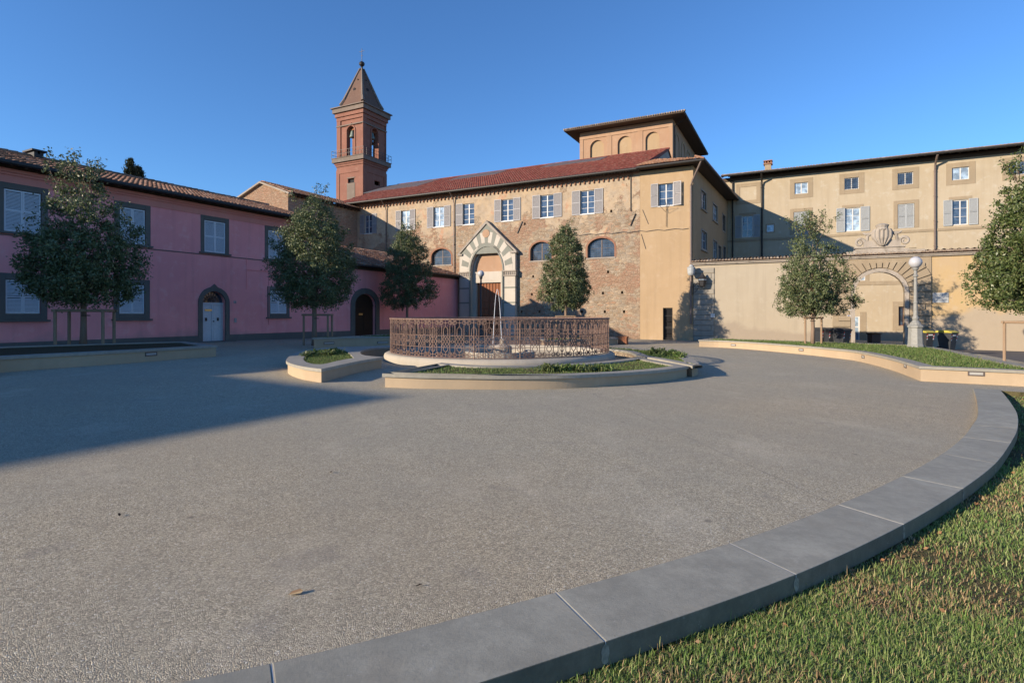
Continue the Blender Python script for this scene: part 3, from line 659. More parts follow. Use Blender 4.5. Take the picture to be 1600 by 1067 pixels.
# side wing of the corner house (wall facing right)
ang = math.atan2(sd.y, sd.x)-K.root.rotation_euler.z
class Sub(Fac):
    def __init__(f, par, P, d):
        f.P = Vector(P); l = math.hypot(*d); f.d = (d[0]/l, d[1]/l); f.n = (-f.d[1], f.d[0]); f.z0 = par.z0; f.mb = MB()
        f.par = par; f.T = Matrix.Translation((P[0], P[1], f.z0)) @ Matrix.Rotation(math.atan2(f.d[1], f.d[0]), 4, 'Z')
        f.T = (Matrix.Translation(par.root.location) @ Matrix.Rotation(par.root.rotation_euler.z, 4, 'Z')).inverted() @ f.T
        f.root = par.root; f.mark = None
    def adopt(f, before):                 # move everything built since 'before' into this sub-frame
        for o in bpy.data.objects:
            if o.parent == f.root and o.name not in before: o.matrix_basis = f.T @ o.matrix_basis
KP = (10.4+.889*KW-.458*.04*0, 45-.458*KW)
KS = Sub(K, KP, (sd.x, sd.y)); before = {o.name for o in bpy.data.objects}
srs = [(1095.6, 300, 1103, 326), (1114, 321, 1120.7, 344.5), (1096, 362, 1104, 389), (1114.4, 377, 1120.3, 403), (1129, 337, 1133, 361), (1122.6, 385, 1126.6, 405), (1130, 386, 1133.5, 405)]
SR = [KS.rect(*r) for r in srs]
wall(KS.mb, 0, SL, -.9, KZ, [(*r, None, .2) for r in SR]); KS.mb.poly([(SL, 0, -.9), (SL, 9, -.9), (SL, 9, KZ), (SL, 0, KZ)]); KS.mb.poly([(0, 9, -.9), (0, 9, KZ), (SL, 9, KZ), (SL, 9, -.9)])
KS.mb.build('side_wall', M['yellow'], K.root, recalc=False)
for i, r in enumerate(SR):
    w_ = window(KS, r, b=.12, rows=2, fmat='white' if i < 4 else 'pipe', gmat='glassl' if i == 1 else 'glass'); surround(w_, r, .14, M['oldstone'], sill=i < 3)
KS.adopt(before)
# roof of the corner house: eaves on both faces
RKZ = KZ+.12; c0 = (-.0, -1.0); q = MB(); ov = .9
Td = lambda s_, b_: (KS.T @ Vector((s_, b_, 0))).to_2d()
f0 = Vector((-.05, -ov)); n_ = Td(0, -ov); dd = Td(1, -ov)-n_; t_ = (-ov-n_.y)/dd.y; f1 = n_+dd*t_; f2 = Td(SL+1, -ov)
u0 = Vector((0, 7.5)); rdg0 = Vector((f1.x-5.3, 5.2)); rdg1 = Td(SL+1, 4.6); zr = RKZ+2.1
q.poly([(*f0, RKZ), (*f1, RKZ), (*f2, RKZ), (*Td(SL+1, 9), RKZ), (-.05, 9.5, RKZ)])
for a, b_ in ((f0, f1), (f1, f2)): q.poly([(*a, RKZ), (*b_, RKZ), (*b_, RKZ+.1), (*a, RKZ+.1)])
kr = q.build('eave', M['eave'], K.root, recalc=True)
q = MB(); z2 = RKZ+.11
q.poly([(*f0, z2), (*f1, z2), (*rdg0, zr), (-.05, 5.2, zr)]); q.poly([(*f1, z2), (*f2, z2), (*rdg1, zr), (*rdg0, zr)])
tile_roof(q, lambda t: -.05, lambda t: f1.x-t*5.3, -ov, z2+.01, 5.2, zr+.01, .24, .42)
L_ = (f2-f1).length; u = (f2-f1)/L_; nrm = Vector((-u.y, u.x)); x = 0
while x < L_:
    p = f1+u*x; q.tube([(*(p-nrm*.08), z2+.03), (*(p+nrm*.6), z2+.28)], .085, 6); x += .24
q.build('roof', [M['rt2'], M['tilebed']], K.root, recalc=False)
q = MB(); q.tube([(f0.x, -ov-.1, RKZ), (f1.x+.1, -ov-.1, RKZ)], .10, 8); q.tube([(f1.x+.1, -ov-.1, RKZ), (*(f2+Vector((.1, 0))), RKZ)], .10, 8); q.build('gutter', M['gutter'], K.root)
s_, za = K.at(1079.5, 506, -.16); q = MB(); q.tube([(s_, -.16, za), (s_, -.16, KZ-1.6), (s_+.15, -.3, KZ-1.2), (f1.x-.1, -ov-.08, RKZ-.05)], .075, 8)
for z_ in (2.5, 4.6, 6.7, 8.8, 10.8): q.tube([(s_, -.16, z_-.04), (s_, -.16, z_+.04)], .10, 8)
q.build('downpipe', M['pipe'], K.root)
q = MB(); a = K.at(1004, 328, -.05); b_ = K.at(1013, 350, -.05); q.tube([(a[0], -.06, a[1]), (b_[0], -.06, b_[1])], .025, 4)
a = K.at(1002, 366, -.05); b_ = K.at(1009, 389, -.05); q.tube([(a[0], -.06, a[1]), (b_[0], -.06, b_[1])], .025, 4); q.build('tie_anchor', M['iron'], K.root)
q = MB(); a = C.at(866, 369.5, -.08); b_ = K.at(1076, 357, -.08)
q.tube([(a[0]+(b_[0]-a[0])*i/24, -.08, a[1]+(b_[1]-a[1])*i/24+.05*math.sin(i*2.1)) for i in range(25)], .022, 4); tag(q.build('power_cable', M['iron'], None), 'thin dark cable strung across the church wall to the corner house', 'cable')
pc_ = bpy.data.objects['power_cable']; pc_.location = K.root.location; pc_.rotation_euler = K.root.rotation_euler
# laundry pole / bracket below the window
q = MB(); s_, z_ = K.at(1041, 321, -.1); q.tube([(s_, -.5, z_+.35), (s_+.02, -.14, z_-.1), (s_, -.12, z_-1.7)], .02, 5)
for dx in (-.42, .42): q.tube([(s_, -.3, z_-.55), (s_+dx, -.75, z_-.05)], .014, 4)
q.tube([(s_-.4, -.72, z_-.08), (s_+.42, -.74, z_-.02)], .012, 4)
ae = empty('clothes_rack', (0, 0, 0)); bpy.data.objects.remove(ae)
o = q.build('clothes_rack', M['iron']); o.location = K.root.location; o.rotation_euler = K.root.rotation_euler; tag(o, 'thin iron drying rack fixed under the upper window of the ochre corner house', 'drying rack')

# ================================================================== GARDEN WALL WITH ARCHED GATEWAY
G = Fac('garden_wall', 'cream and ochre garden wall with tiled coping and a rusticated arched gateway', 'wall', (10.4+.889*KW, 45-.458*KW), E1, zbase=gz(20, 40))
GZ = G.at(1321, 405.5)[1]; GE = G.at(1760, 450)[0]
ga = G.rect(1336, 425, 1413.5, 540, -.06); gs = G.at(1375, 457, -.06)[1]; gh = (ga[0], ga[1], -1.6, ga[3], gs, .55)
r0 = G.at(1301, 480)[0]; r1 = G.at(1455, 480)[0]; qs = G.at(1116, 480)[0]
wall(G.mb, .0, r0+.2, -1.6, GZ, []); G.mb.poly([(0, .5, -1.6), (0, .5, GZ), (r0+.2, .5, GZ), (r0+.2, .5, -1.6)])
G.mb.build('left_wall', M['pale'], G.root, recalc=False)
m = MB(); wall(m, r1-.2, GE, -1.6, GZ, []); m.poly([(r1-.2, .5, -1.6), (r1-.2, .5, GZ), (GE, .5, GZ), (GE, .5, -1.6)]); m.build('right_wall', M['gardenw'], G.root, recalc=False)
m = MB(); m.box(0.02, qs, -.05, 0, -1.6, GZ-.25)
z_ = -.7; kk = 0
qd = m.build('quoins', M['quoin'], G.root)
m = MB(); mj = MB()
while z_ < GZ-.3:
    m.box(.04, qs-(.02 if kk % 2 else .22), -.085, -.056, z_+.01, z_+.365); mj.box(.03, qs-(.0 if kk % 2 else .20), -.058, -.0505, z_-.025, z_+.36); z_ += .40; kk += 1
m.build('quoin_blocks', M['quoin'], qd, bevel=.01); mj.build('block_joints', M['jointdirt'], qd)
# gateway
m = MB(); wall(m, r0, r1, -1.6, GZ, [gh], b=-.06); m.poly([(r0, .5, -1.6), (r0, .5, GZ), (gh[0], .5, GZ), (gh[0], .5, -1.6)]); m.poly([(gh[1], .5, -1.6), (gh[1], .5, GZ), (r1, .5, GZ), (r1, .5, -1.6)])
m.poly([(gh[0], .5, gh[3]), (gh[0], .5, GZ), (gh[1], .5, GZ), (gh[1], .5, gh[3])])
for s_ in (r0, r1): m.poly([(s_, -.06, -1.6), (s_, 0, -1.6), (s_, 0, GZ), (s_, -.06, GZ)])
gw = m.build('gateway', M['rustic'], G.root, recalc=False)
m = MB(); arch_frame(m, gh[0], gh[1], -1.6, gs, gh[3], .24, -.13, -.05); m.build('archivolt', M['oldstone'], gw)
m = MB(); mj = MB(); c_ = (gh[0]+gh[1])/2; hr = (gh[1]-gh[0])/2+.27; ry = hr; zt_ = GZ-.32; gap = .022
def clip(a):                              # end of a joint ray on the block outline
    x, z = math.cos(a), math.sin(a); tx = ((r1-c_-.03) if x > 0 else (c_-r0-.03))/max(1e-6, abs(x)); tz = (zt_-gs)/max(1e-6, z); return min(tx, tz)
nv = 17
for i in range(nv):
    a0 = math.pi*i/nv+.016; a1 = math.pi*(i+1)/nv-.016; P = []
    for (a, r_) in ((a0, ry), (a1, ry)): P.append((c_+math.cos(a)*r_, gs+math.sin(a)*r_))
    Q0, Q1 = min(clip(a1), ry+1.35), min(clip(a0), ry+1.35)
    P += [(c_+math.cos(a1)*Q0, gs+math.sin(a1)*Q0), (c_+math.cos(a0)*Q1, gs+math.sin(a0)*Q1)]
    m.slab(P[::-1], -.15, -.068); mj.slab([(c_+math.cos(t)*ry*.99, gs+math.sin(t)*ry*.99) for t in (a0-.016, a1+.016)][::-1]+[(c_+math.cos(t)*q_, gs+math.sin(t)*q_) for t, q_ in ((a0-.016, Q1), (a1+.016, Q0))], -.068-.0004*(i % 2), -.0605)
z_ = gs-.03; kk = 0
while z_ > -.9:
    for (a, c) in ((r0+(.02 if kk % 2 else .35), c_-hr), (c_+hr, r1-(.02 if kk % 2 else .35))): m.box(a, c, -.15, -.070, z_-.34, z_+.0); mj.box(a-.02, c+.02, -.071, -.061, z_-.40, z_+.0)
    z_ -= .39; kk += 1
for (sg) in (-1, 1):
    z_ = gs+.02; kk = 0
    while z_ < zt_-.3:
        inner = ry+1.37; dz_ = z_-gs+.3
        x0 = math.sqrt(max(0, inner**2-dz_**2)) if dz_ < inner else .0
        e = (r1-c_) if sg > 0 else (c_-r0)
        if x0 < e-.25:
            a, c = c_+sg*x0, c_+sg*(e-(.02 if kk % 2 else .35)); m.box(min(a, c), max(a, c), -.15, -.070, z_, z_+.33); mj.box(min(a, c)-.02, max(a, c)+.02, -.072, -.0615, z_-.06, z_+.33)
        z_ += .39; kk += 1
m.build('rusticated_blocks', M['rustic'], gw, bevel=.012); mj.build('block_joints', M['jointdirt'], gw)
# coping
m = MB(); m.box(-.1, GE, -.16, .64, GZ+.001, GZ+.10); m.box(-.1, GE, -.24, .70, GZ+.102, GZ+.17); m.build('coping', M['oldstone'], G.root)
m = MB(); tile_roof(m, lambda t: -.1, lambda t: GE, -.30, GZ+.19, .25, GZ+.36, .22, .55); tile_roof(m, lambda t: -.1, lambda t: GE, .80, GZ+.19, .25, GZ+.36, .4, .55); m.build('coping_tiles', [M['rt3'], M['tilebed']], G.root, recalc=False)
# crest over the gateway
zc_ = GZ+.38; sh = G.at(1378, 400, .1)[0]
m = MB(); a0 = G.at(1337, 400, .0)[0]; a1 = G.at(1413, 400, .0)[0]; a2 = G.at(1445, 400, .0)[0]; zp1 = G.at(1380, 384.5)[1]
m.box(a0-.55, a2, -.12, .5, GZ+.2, zc_+.12); m.box(a0-.12, a1+.25, -.05, .45, zc_+.12, zc_+.22); m.box(a0, a1, .0, .4, zc_+.22, zp1-.10); m.box(a0-.08, a1+.08, -.08, .48, zp1-.10, zp1)
m.slab([(a1, zc_+.22), (a1+.7, zc_+.22), (a1, zp1-.2)], .05, .35); m.build('pedestal', M['oldstone'], gw, bevel=.02)
m = MB(); zq = zp1; H = G.at(1378, 352, .1)[1]-zq; W = .62
def shieldpt(u, v):                       # fluted pointed shield
    x = math.cos(u)*W*(.62+.38*math.sin(v*math.pi*.5+.35))*(1 if v > .25 else (.35+v*2.6)); return x
NV, NU = 14, 22
rows = []
for j in range(NV+1):
    v = j/NV; hw_ = W*min(1, .22+1.3*v**.8)*(1-.25*max(0, v-.85)/.15*.6)
    row = []
    for i in range(NU+1):
        u = i/NU*2-1; row.append((sh+u*hw_, -.02-.34*(1-u*u)**.5*(.55+.45*v)-.035*math.cos(u*5*math.pi), zq+H*.80*v+.0))
    rows.append(row)
for j in range(NV):
    for i in range(NU): m.poly([rows[j][i], rows[j][i+1], rows[j+1][i+1], rows[j+1][i]])
m.poly([r[0] for r in rows]+[r[-1] for r in rows[::-1]])
m.lathe([(.34, 0), (.38, .08), (.33, .16), (.36, .24), (.40, .34), (.30, .40), (.12, .46)], (sh, -.05, zq+H*.74), 12)
m.build('shield', M['oldstone'], gw, smooth=False)
m = MB()
for sg in (-1, 1):
    pts = []
    for i in range(26):
        t = i/25; a = t*math.pi*2.6; r_ = .30*(1-t*.8); pts.append((sh+sg*(1.32-r_*math.cos(a)*1.0-.05), .12, zq+.30+r_*math.sin(a)))
    m.tube([(sh+sg*.6, .12, zq+H*.62), (sh+sg*.82, .12, zq+H*.52), (sh+sg*.85, .12, zq+H*.30), (sh+sg*1.0, .12, zq+.12)]+pts, [.10]*4+[.11-.05*i/25 for i in range(26)], 8)
    m.tube([(sh+sg*.55, .1, zq+H*.60), (sh+sg*.95, .08, zq+H*.60), (sh+sg*1.12, .08, zq+H*.68)], [.1, .09, .04], 8)
    m.box(min(sh+sg*.35, sh+sg*1.05), max(sh+sg*.35, sh+sg*1.05), .0, .28, zq, zq+H*.28)
m.box(sh-.55, sh+.55, .02, .26, zq, zq+H*.6); m.build('scrolls', M['oldstone'], gw, smooth=False)
# plaques on the wall
def plate(px0, py0, px1, py1, b, mats, name, label, cat, fn=None):
    r = G.rect(px0, py0, px1, py1, b); q = MB(); q.box(r[0], r[1], b-.03, b, r[2], r[3], 0)
    if fn: fn(q, r, b)
    o = q.build(name, mats); o.location = G.root.location; o.rotation_euler = G.root.rotation_euler; tag(o, label, cat)
def wc(q, r, b):
    w_, h_ = r[1]-r[0], r[3]-r[2]
    q.slab([(r[0]+w_*.25, r[2]+h_*.12), (r[0]+w_*.7, r[2]+h_*.12), (r[0]+w_*.7, r[2]+h_*.3), (r[0]+w_*.5, r[2]+h_*.36), (r[0]+w_*.25, r[2]+h_*.3)], b-.034, b-.03, 1)
    q.slab([(r[0]+w_*.3, r[2]+h_*.45), (r[0]+w_*.7, r[2]+h_*.45), (r[0]+w_*.78, r[2]+h_*.8), (r[0]+w_*.6, r[2]+h_*.85), (r[0]+w_*.55, r[2]+h_*.62), (r[0]+w_*.3, r[2]+h_*.6)], b-.034, b-.03, 1)
plate(1323, 484, 1329.5, 497, -.11, [M['white'], M['blue']], 'wall_sign', 'small white sign with blue marks on the left pier of the arched gateway', 'sign', wc)
plate(1457, 457.5, 1482, 473, -.01, [M['plaqueg']], 'stone_plaque', 'grey marble plaque on the ochre wall right of the gateway', 'plaque')
plate(1110.5, 490, 1117, 496, -.09, [M['white']], 'meter_box', 'small white box on the grey quoins of the garden wall', 'box')

# ================================================================== LONG VILLA BEHIND THE WALL
L = Fac('long_villa', 'long pale ochre villa with two rows of windows behind the garden wall', 'villa', (22.2, 57.0), E1, zbase=gz(30, 55)-.35)
LE = 44.0; LZ = L.at(1300, 262)[1]
small = [(1241.5, 286.6, 1262.5, 303.4), (1319.5, 277.6, 1342, 296), (1402.6, 270, 1427, 288.4), (1487.5, 261.4, 1514.5, 281.5), (1576, 252, 1604, 272)]
bigw = [(1159, 339.5, 1177, 373, 'o'), (1240, 331.6, 1264, 364, 'c'), (1320.4, 325.6, 1344.4, 364, 'o'), (1402.6, 318.4, 1429, 358, 'c'), (1488, 313, 1513, 351.4, 'o'), (1578, 300, 1604, 342, 'c')]
SM = [L.rect(*r) for r in small]; BG = [(L.rect(*r[:4]), r[4]) for r in bigw]
za, zb_ = sum(r[2] for r in SM)/5, sum(r[3] for r in SM)/5; SM = [(r[0], r[1], za, zb_) for r in SM]
zc1, zd = sum(r[0][2] for r in BG)/6, sum(r[0][3] for r in BG)/6; BG = [((r[0], r[1], zc1, zd), k) for r, k in BG]
sq = L.rect(1198, 351, 1209.4, 362.5); gwn = L.rect(1404, 479, 1412.5, 509); gdn = L.rect(1334, 494, 1343.5, 540); up2 = L.rect(1344, 428, 1352, 438.5)
hl = [(*r, None, .2) for r in SM]+[(*r, None, .22) for r, _ in BG]+[(*sq, None, .1), (*gwn, None, .25), (gdn[0], gdn[1], -1.5, gdn[3], None, .2), (up2[0]-.6, up2[1], up2[2], up2[3]+1.2, None, .2)]
wall(L.mb, -.5, LE, -1.5, LZ, hl); shell(L.mb, -.5, LE, -1.5, LZ, 13); L.mb.build('wall', M['longy'], L.root, recalc=False)
trim = M['rustic']
for i, r in enumerate(SM):
    w_ = window(L, r, b=.12, rows=1, cols=2, grille=i in (1, 2, 4), gmat='glassl' if i in (0, 3) else 'glass'); surround(w_, r, .42, trim, b=-.025, sill=False)
for r, k in BG:
    if k == 'o':
        w_ = window(L, r, b=.14, rows=3, gmat='glassl' if r == BG[2][0] else 'glass', fw=.09); W = (r[1]-r[0])*.56
        shutter(w_, r[0]-W-.02, r[0]-.02, r[2]-.03, r[3]+.03, -.07, M['shutb']); shutter(w_, r[1]+.02, r[1]+W+.02, r[2]-.03, r[3]+.03, -.07, M['shutb'])
        q = MB(); q.box(r[0]-.25, r[1]+.25, -.03, .1, r[3]+.06, r[3]+.28); q.build('lintel', trim, w_)
    else:
        w_ = window(L, r, b=.18, rows=2, gmat='wfloor'); c_ = (r[0]+r[1])/2
        shutter(w_, r[0]+.02, c_-.005, r[2]+.02, r[3]-.02, .06, M['shutb']); shutter(w_, c_+.005, r[1]-.02, r[2]+.02, r[3]-.02, .06, M['shutb'])
        surround(w_, r, .32, trim, b=-.03, sill=False, bot=False)
w_ = window(L, sq, b=.06, rows=1, cols=1, gmat='glassl'); surround(w_, sq, .08, trim, sill=False)
w_ = window(L, gwn, b=.2, rows=1, cols=1, fmat='wood', grille=True); surround(w_, gwn, .45, trim, sill=False)
w_ = window(L, (up2[0]-.6, up2[1], up2[2], up2[3]+1.2), b=.1, rows=1, cols=1, gmat='glassl'); surround(w_, (up2[0]-.6, up2[1], up2[2], up2[3]+1.2), .3, trim, sill=False)
q = MB(); q.box(gdn[0], gdn[1], .1, .15, -1.5, gdn[3]); dr = q.build('door', M['glassl'], L.root)
q = MB(); q.box(gdn[1]-.12, gdn[1], .04, .1, -1.5, gdn[3]); q.box(gdn[0], gdn[1]-.12, .04, .1, gdn[3]-.1, gdn[3]); zz_ = L.at(1340, 511)[1]; q.box(gdn[0], gdn[1]-.12, .04, .1, zz_-.05, zz_+.05); q.build('frame', M['white'], dr)
q = MB(); q.box(gdn[1], gdn[1]+.5, -.03, .1, -1.5, gdn[3]+.4); q.build('surround', trim, dr)
zs_ = L.at(1400, 361)[1]; q = MB(); q.box(-.4, LE, -.06, 0, zs_-.22, zs_); zs2 = L.at(1375, 441)[1]; q.box(-.4, LE, -.05, 0, zs2-.25, zs2+.1); q.build('string_course', trim, L.root)
q = MB(); r = L.rect(1156, 291, 1182, 314); q.box(r[0]-.35, r[1]+.35, -.04, 0, r[3]-.06, r[3]+.3); q.box(r[0]-.35, r[1]+.35, -.04, 0, r[2]-.3, r[2]+.06); q.box(r[0]-.35, r[0], -.04, 0, r[2]+.06, r[3]-.06); q.box(r[1], r[1]+.35, -.04, 0, r[2]+.06, r[3]-.06); q.build('blind_window', trim, L.root)
q = MB(); EOV = -1.1
q.poly([(-.5, EOV, LZ+.0), (LE, EOV, LZ), (LE, 0, LZ+.3), (-.5, 0, LZ+.3)]); rafters(q, -.4, LE, EOV+.05, 0, LZ, LZ+.3, .6); q.box(-.5, LE, -.1, 0, LZ-.35, LZ+.02); q.build('eave', M['eave'], L.root, recalc=False)
q = MB(); q.tube([(-.5, EOV-.1, LZ+.02), (LE, EOV-.1, LZ+.02)], .10, 8); q.build('gutter', M['gutter'], L.root)
q = MB(); tile_roof(q, lambda t: -.5, lambda t: LE, EOV, LZ+.05, 1.1, LZ+.55, .24, .44); q.poly([(-.5, 1.1, LZ+.55), (LE, 1.1, LZ+.55), (LE, 6.5, LZ+1.8), (-.5, 6.5, LZ+1.8)]); q.poly([(-.5, 13.5, LZ), (-.5, 6.5, LZ+1.8), (LE, 6.5, LZ+1.8), (LE, 13.5, LZ)]); lr = q.build('roof', [M['rt3'], M['tilebed']], L.root, recalc=False)
a = L.rect(1195, 256, 1205, 276, 1.5); q = MB(); q.box(a[0], a[1], 1.3, 2.0, LZ+.3, a[3]-.1); ch = q.build('chimney', M['rustic'], lr)
q = MB(); q.box(a[0]-.12, a[1]+.12, 1.2, 2.1, a[3]-.1, a[3]+.02)
for dx in (0, .26, .52): q.box(a[0]+dx, a[0]+dx+.12, 1.3, 2.0, a[3]+.02, a[3]+.22)
q.box(a[0]-.12, a[1]+.12, 1.2, 2.1, a[3]+.22, a[3]+.3); q.build('chimney_cap', M['brick'], ch)
for x in (1190.5, 1461): s_ = L.at(x, 350, -.15)[0]; downpipe(L, s_, -.15, -1, LZ-1.2, [(s_, -.3, LZ-.7), (s_, EOV-.05, LZ-.1)], mat='gutter' if x < 1200 else 'pipe', r=.085)
s_ = -.0+.05; downpipe(L, .5, -.15, -1, LZ-.3, mat='gutter', r=.07)
# ================================================================== PINK HOUSE
VD = (.458, .889)
P = Fac('pink_house', 'two storey pink house with grey framed louvred windows and an arched pale door', 'house', (-16.7, 30.7), VD, zbase=gz(-16.7, 30.7))
PZ = P.at(440, 341)[1]; P0, P1 = -40.5, P.at(488, 400)[0]; PRB, PRZ = 5.0, PZ+1.40
up = [(5.6, 294, 64.5, 359), (187, 326, 227, 384.5), (319, 349, 352.5, 397), (419, 361, 444, 405)]
lo = [(8, 433, 63, 487), (186, 445.6, 226, 489.5), (422, 457, 448, 493.6)]
UP = [P.rect(*r) for r in up]; LO = [P.rect(*r) for r in lo]
a, b_ = sum(r[2] for r in UP)/4, sum(r[3] for r in UP)/4; UP = [(r[0], r[1], a, b_) for r in UP]
a, b_ = sum(r[2] for r in LO)/3, sum(r[3] for r in LO)/3; LO = [(r[0], r[1], a, b_) for r in LO]
dw = P.rect(316, 455, 352, 534); ds = P.at(334, 473)[1]; dh = (dw[0], dw[1], -.5, dw[3], ds, .3)
wall(P.mb, P0, P1, -.5, PZ, [(*r, None, .14) for r in UP+LO]+[dh]); shell(P.mb, P0, P1, -.5, PZ, 10)
P.mb.poly([(P1, 0, PZ), (P1, 10, PZ), (P1, PRB, PRZ)]); P.mb.build('wall', M['pink'], P.root, recalc=False)
for i, r in enumerate(UP+LO):
    w_ = window(P, r, b=.11, rows=2, gmat='wfloor'); c_ = (r[0]+r[1])/2
    shutter(w_, r[0]+.02, c_-.004, r[2]+.02, r[3]-.02, .03, M['shutp']); shutter(w_, c_+.004, r[1]-.02, r[2]+.02, r[3]-.02, .03, M['shutp'])
    surround(w_, r, .24 if i != 2 and i != 6 else .2, M['greytrim'], b=-.035, sill=True, bot=(i >= 4), top=.26)
q = MB(); pl = .36
for (s_, e) in ((P0, dh[0]-.22), (dh[1]+.22, P1+.03)): q.box(s_, e, -.045, .0, -.5, pl)
q.build('plinth', M['greytrim'], P.root)
q = MB(); arch_frame(q, dh[0], dh[1], -.4, ds, dh[3], .24, -.06, .05, top=.16); q.box(dh[0]-.3, dh[1]+.3, -.55, .25, -.4, .03); ds_ = q.build('door_surround', M['greytrim'], P.root)
q = MB(); m_ = (dh[0]+dh[1])/2; q.box(dh[0]+.002, dh[1]-.002, .2, .26, .03, ds+.001); 
for (a, c) in ((dh[0]+.06, m_-.03), (m_+.03, dh[1]-.06)):
    for (z0, z1) in ((.15, .75), (.85, 1.75), (1.82, ds-.16)): q.box(a+.06, c-.06, .185, .2, z0, z1); 
q.box(dh[0], dh[1], .16, .2, ds-.10, ds); q.box(m_-.025, m_+.025, .17, .2, .03, ds-.1)
dr = q.build('door', M['doorb'], P.root)
q = MB(); arch_slab(q, dh[0]+.01, dh[1]-.01, ds, ds, dh[3]-.01, .24, .27); fl = q.build('fanlight', M['glass'], dr)
q = MB(); rr_ = (dh[1]-dh[0])/2
for i in range(1, 10):
    a = math.pi*i/10; q.tube([(m_+.12*math.cos(a), .2, ds+.12*math.sin(a)), (m_+rr_*.5*math.cos(a+.08), .2, ds+(dh[3]-ds)*.5*math.sin(a+.08)), (m_+rr_*.97*math.cos(a), .2, ds+(dh[3]-ds)*.97*math.sin(a))], .016, 4)
q.tube([(m_+rr_*.6*math.cos(math.pi*i/16), .2, ds+(dh[3]-ds)*.6*math.sin(math.pi*i/16)) for i in range(17)], .016, 4); q.build('fan_grille', M['iron'], fl)
q = MB()
for s_ in (m_-.35, m_+.35): q.box(s_-.05, s_+.05, .15, .185, 1.15, 1.33)
q.lathe([(.03, 0), (.045, .03), (.02, .06)], (m_+.09, .16, 1.1), 8); q.build('handle', M['iron'], dr)
q = MB(); q.box(m_-.42, m_-.02, .165, .19, 1.70, 1.80); q.build('letter_plate', M['brass'], dr)
q = MB(); q.box(P0, P1, -.10, 0, PZ-.30, PZ-.2); q.box(P0, P1, -.17, 0, PZ-.198, PZ-.06); q.box(P0, P1+.02, -.04, 0, PZ-.62, PZ-.302); q.build('cornice', M['pinkcornice'], P.root)
q = MB(); zs_ = UP[0][2]-.12; q.box(P0, P1, -.022, 0, zs_-.05, zs_); q.build('string_course', M['greytrim'], P.root)
q = MB(); q.tube([(dh[1]+1.35, -.03, 4.15), (dh[1]+2.9, -.03, 4.15)], .02, 5); q.tube([(dh[1]+2.9, -.03, 4.15), (dh[1]+2.9, -.03, .9)], .02, 5); q.tube([(dh[1]+1.35, -.03, 4.9), (dh[1]+1.35, -.03, 3.0)], .012, 5)
q.box(dh[1]+2.2, dh[1]+4.1, -.035, -.002, .38, .85) if False else None; q.build('conduit', M['pink'], P.root)
q = MB(); s_ = dh[1]+.62; q.box(s_-.09, s_-.02, -.04, 0, 2.15, 2.3); q.box(s_+.02, s_+.05, -.04, 0, 2.15, 2.3); q.box(s_-.06, s_+.06, -.05, 0, 1.05, 1.3); q.build('doorbell_plate', M['plaqueg'], P.root)
EO = -.70; sp = (PRZ-PZ)/PRB; q = MB(); ez = PZ+EO*sp+.28; rz = PRZ+.28
tile_roof(q, lambda t: P0, lambda t: P1+.25, EO, ez, PRB, rz, .23, .42)
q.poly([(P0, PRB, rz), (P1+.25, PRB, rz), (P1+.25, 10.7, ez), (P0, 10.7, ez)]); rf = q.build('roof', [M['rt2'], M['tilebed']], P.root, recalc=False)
q = MB(); s_ = P0
while s_ < P1+.2: q.tube([(s_, PRB+random.uniform(-.02, .02), rz+.07), (s_+.43, PRB, rz+.11+random.uniform(0, .03))], [.15, .12], 8); s_ += .38
q.build('ridge_tiles', M['rt2'], rf)
q = MB(); q.poly([(P0, EO, ez-.02), (P1+.2, EO, ez-.02), (P1+.2, 0, PZ+.24), (P0, 0, PZ+.24)]); rafters(q, P0, P1+.2, EO+.03, 0, ez-.02, PZ+.24, .5); q.box(P0, P1, -.12, 0, PZ-.06, PZ+.1); q.build('eave', M['eave'], P.root, recalc=False)
q = MB(); q.tube([(P0, EO-.09, ez-.02), (P1+.25, EO-.09, ez-.02)], .09, 8); q.build('gutter', M['gutter'], P.root)
a = P.rect(47, 237, 62, 254, PRB); q = MB(); q.box(a[0], a[1], PRB-.4, PRB+.4, rz-.6, a[3]-.18); ch = q.build('chimney', M['gutter'], rf)
q = MB(); q.box(a[0]-.12, a[1]+.12, PRB-.5, PRB+.5, a[3]-.06, a[3]+.02)
for s_ in (a[0], a[1]-.15): q.box(s_, s_+.15, PRB-.4, PRB+.4, a[3]-.18, a[3]-.06)
q.build('chimney_cap', M['gutter'], ch)

# ---- unseen taller house added further left to throw shade across the gravel
Nn = Fac('neighbour_house', 'tall plain house continuing the pink row beyond the left edge', 'house', (-16.7+VD[0]*P0, 30.7+VD[1]*P0), VD, zbase=.4)
wall(Nn.mb, -42, -.02, -1, 10.6, [(-3-4.2*i, -1.9-4.2*i, z_, z_+1.7, None, .2) for i in range(9) for z_ in (1.2, 4.6, 7.9)]); shell(Nn.mb, -42, -.02, -1, 10.6, 11); Nn.mb.build('wall', M['longy'], Nn.root, recalc=False)
for i in range(9):
    for z_ in (1.2, 4.6, 7.9):
        w_ = window(Nn, (-3-4.2*i, -1.9-4.2*i, z_, z_+1.7)); surround(w_, (-3-4.2*i, -1.9-4.2*i, z_, z_+1.7), .15, M['greytrim'])
for s_ in (-15,): q = MB(); q.box(s_, s_+.9, 4.2, 4.9, 10, 11.5); q.build('chimney', M['brick'], Nn.root)  # chimney added to break up the edge of the cast shade
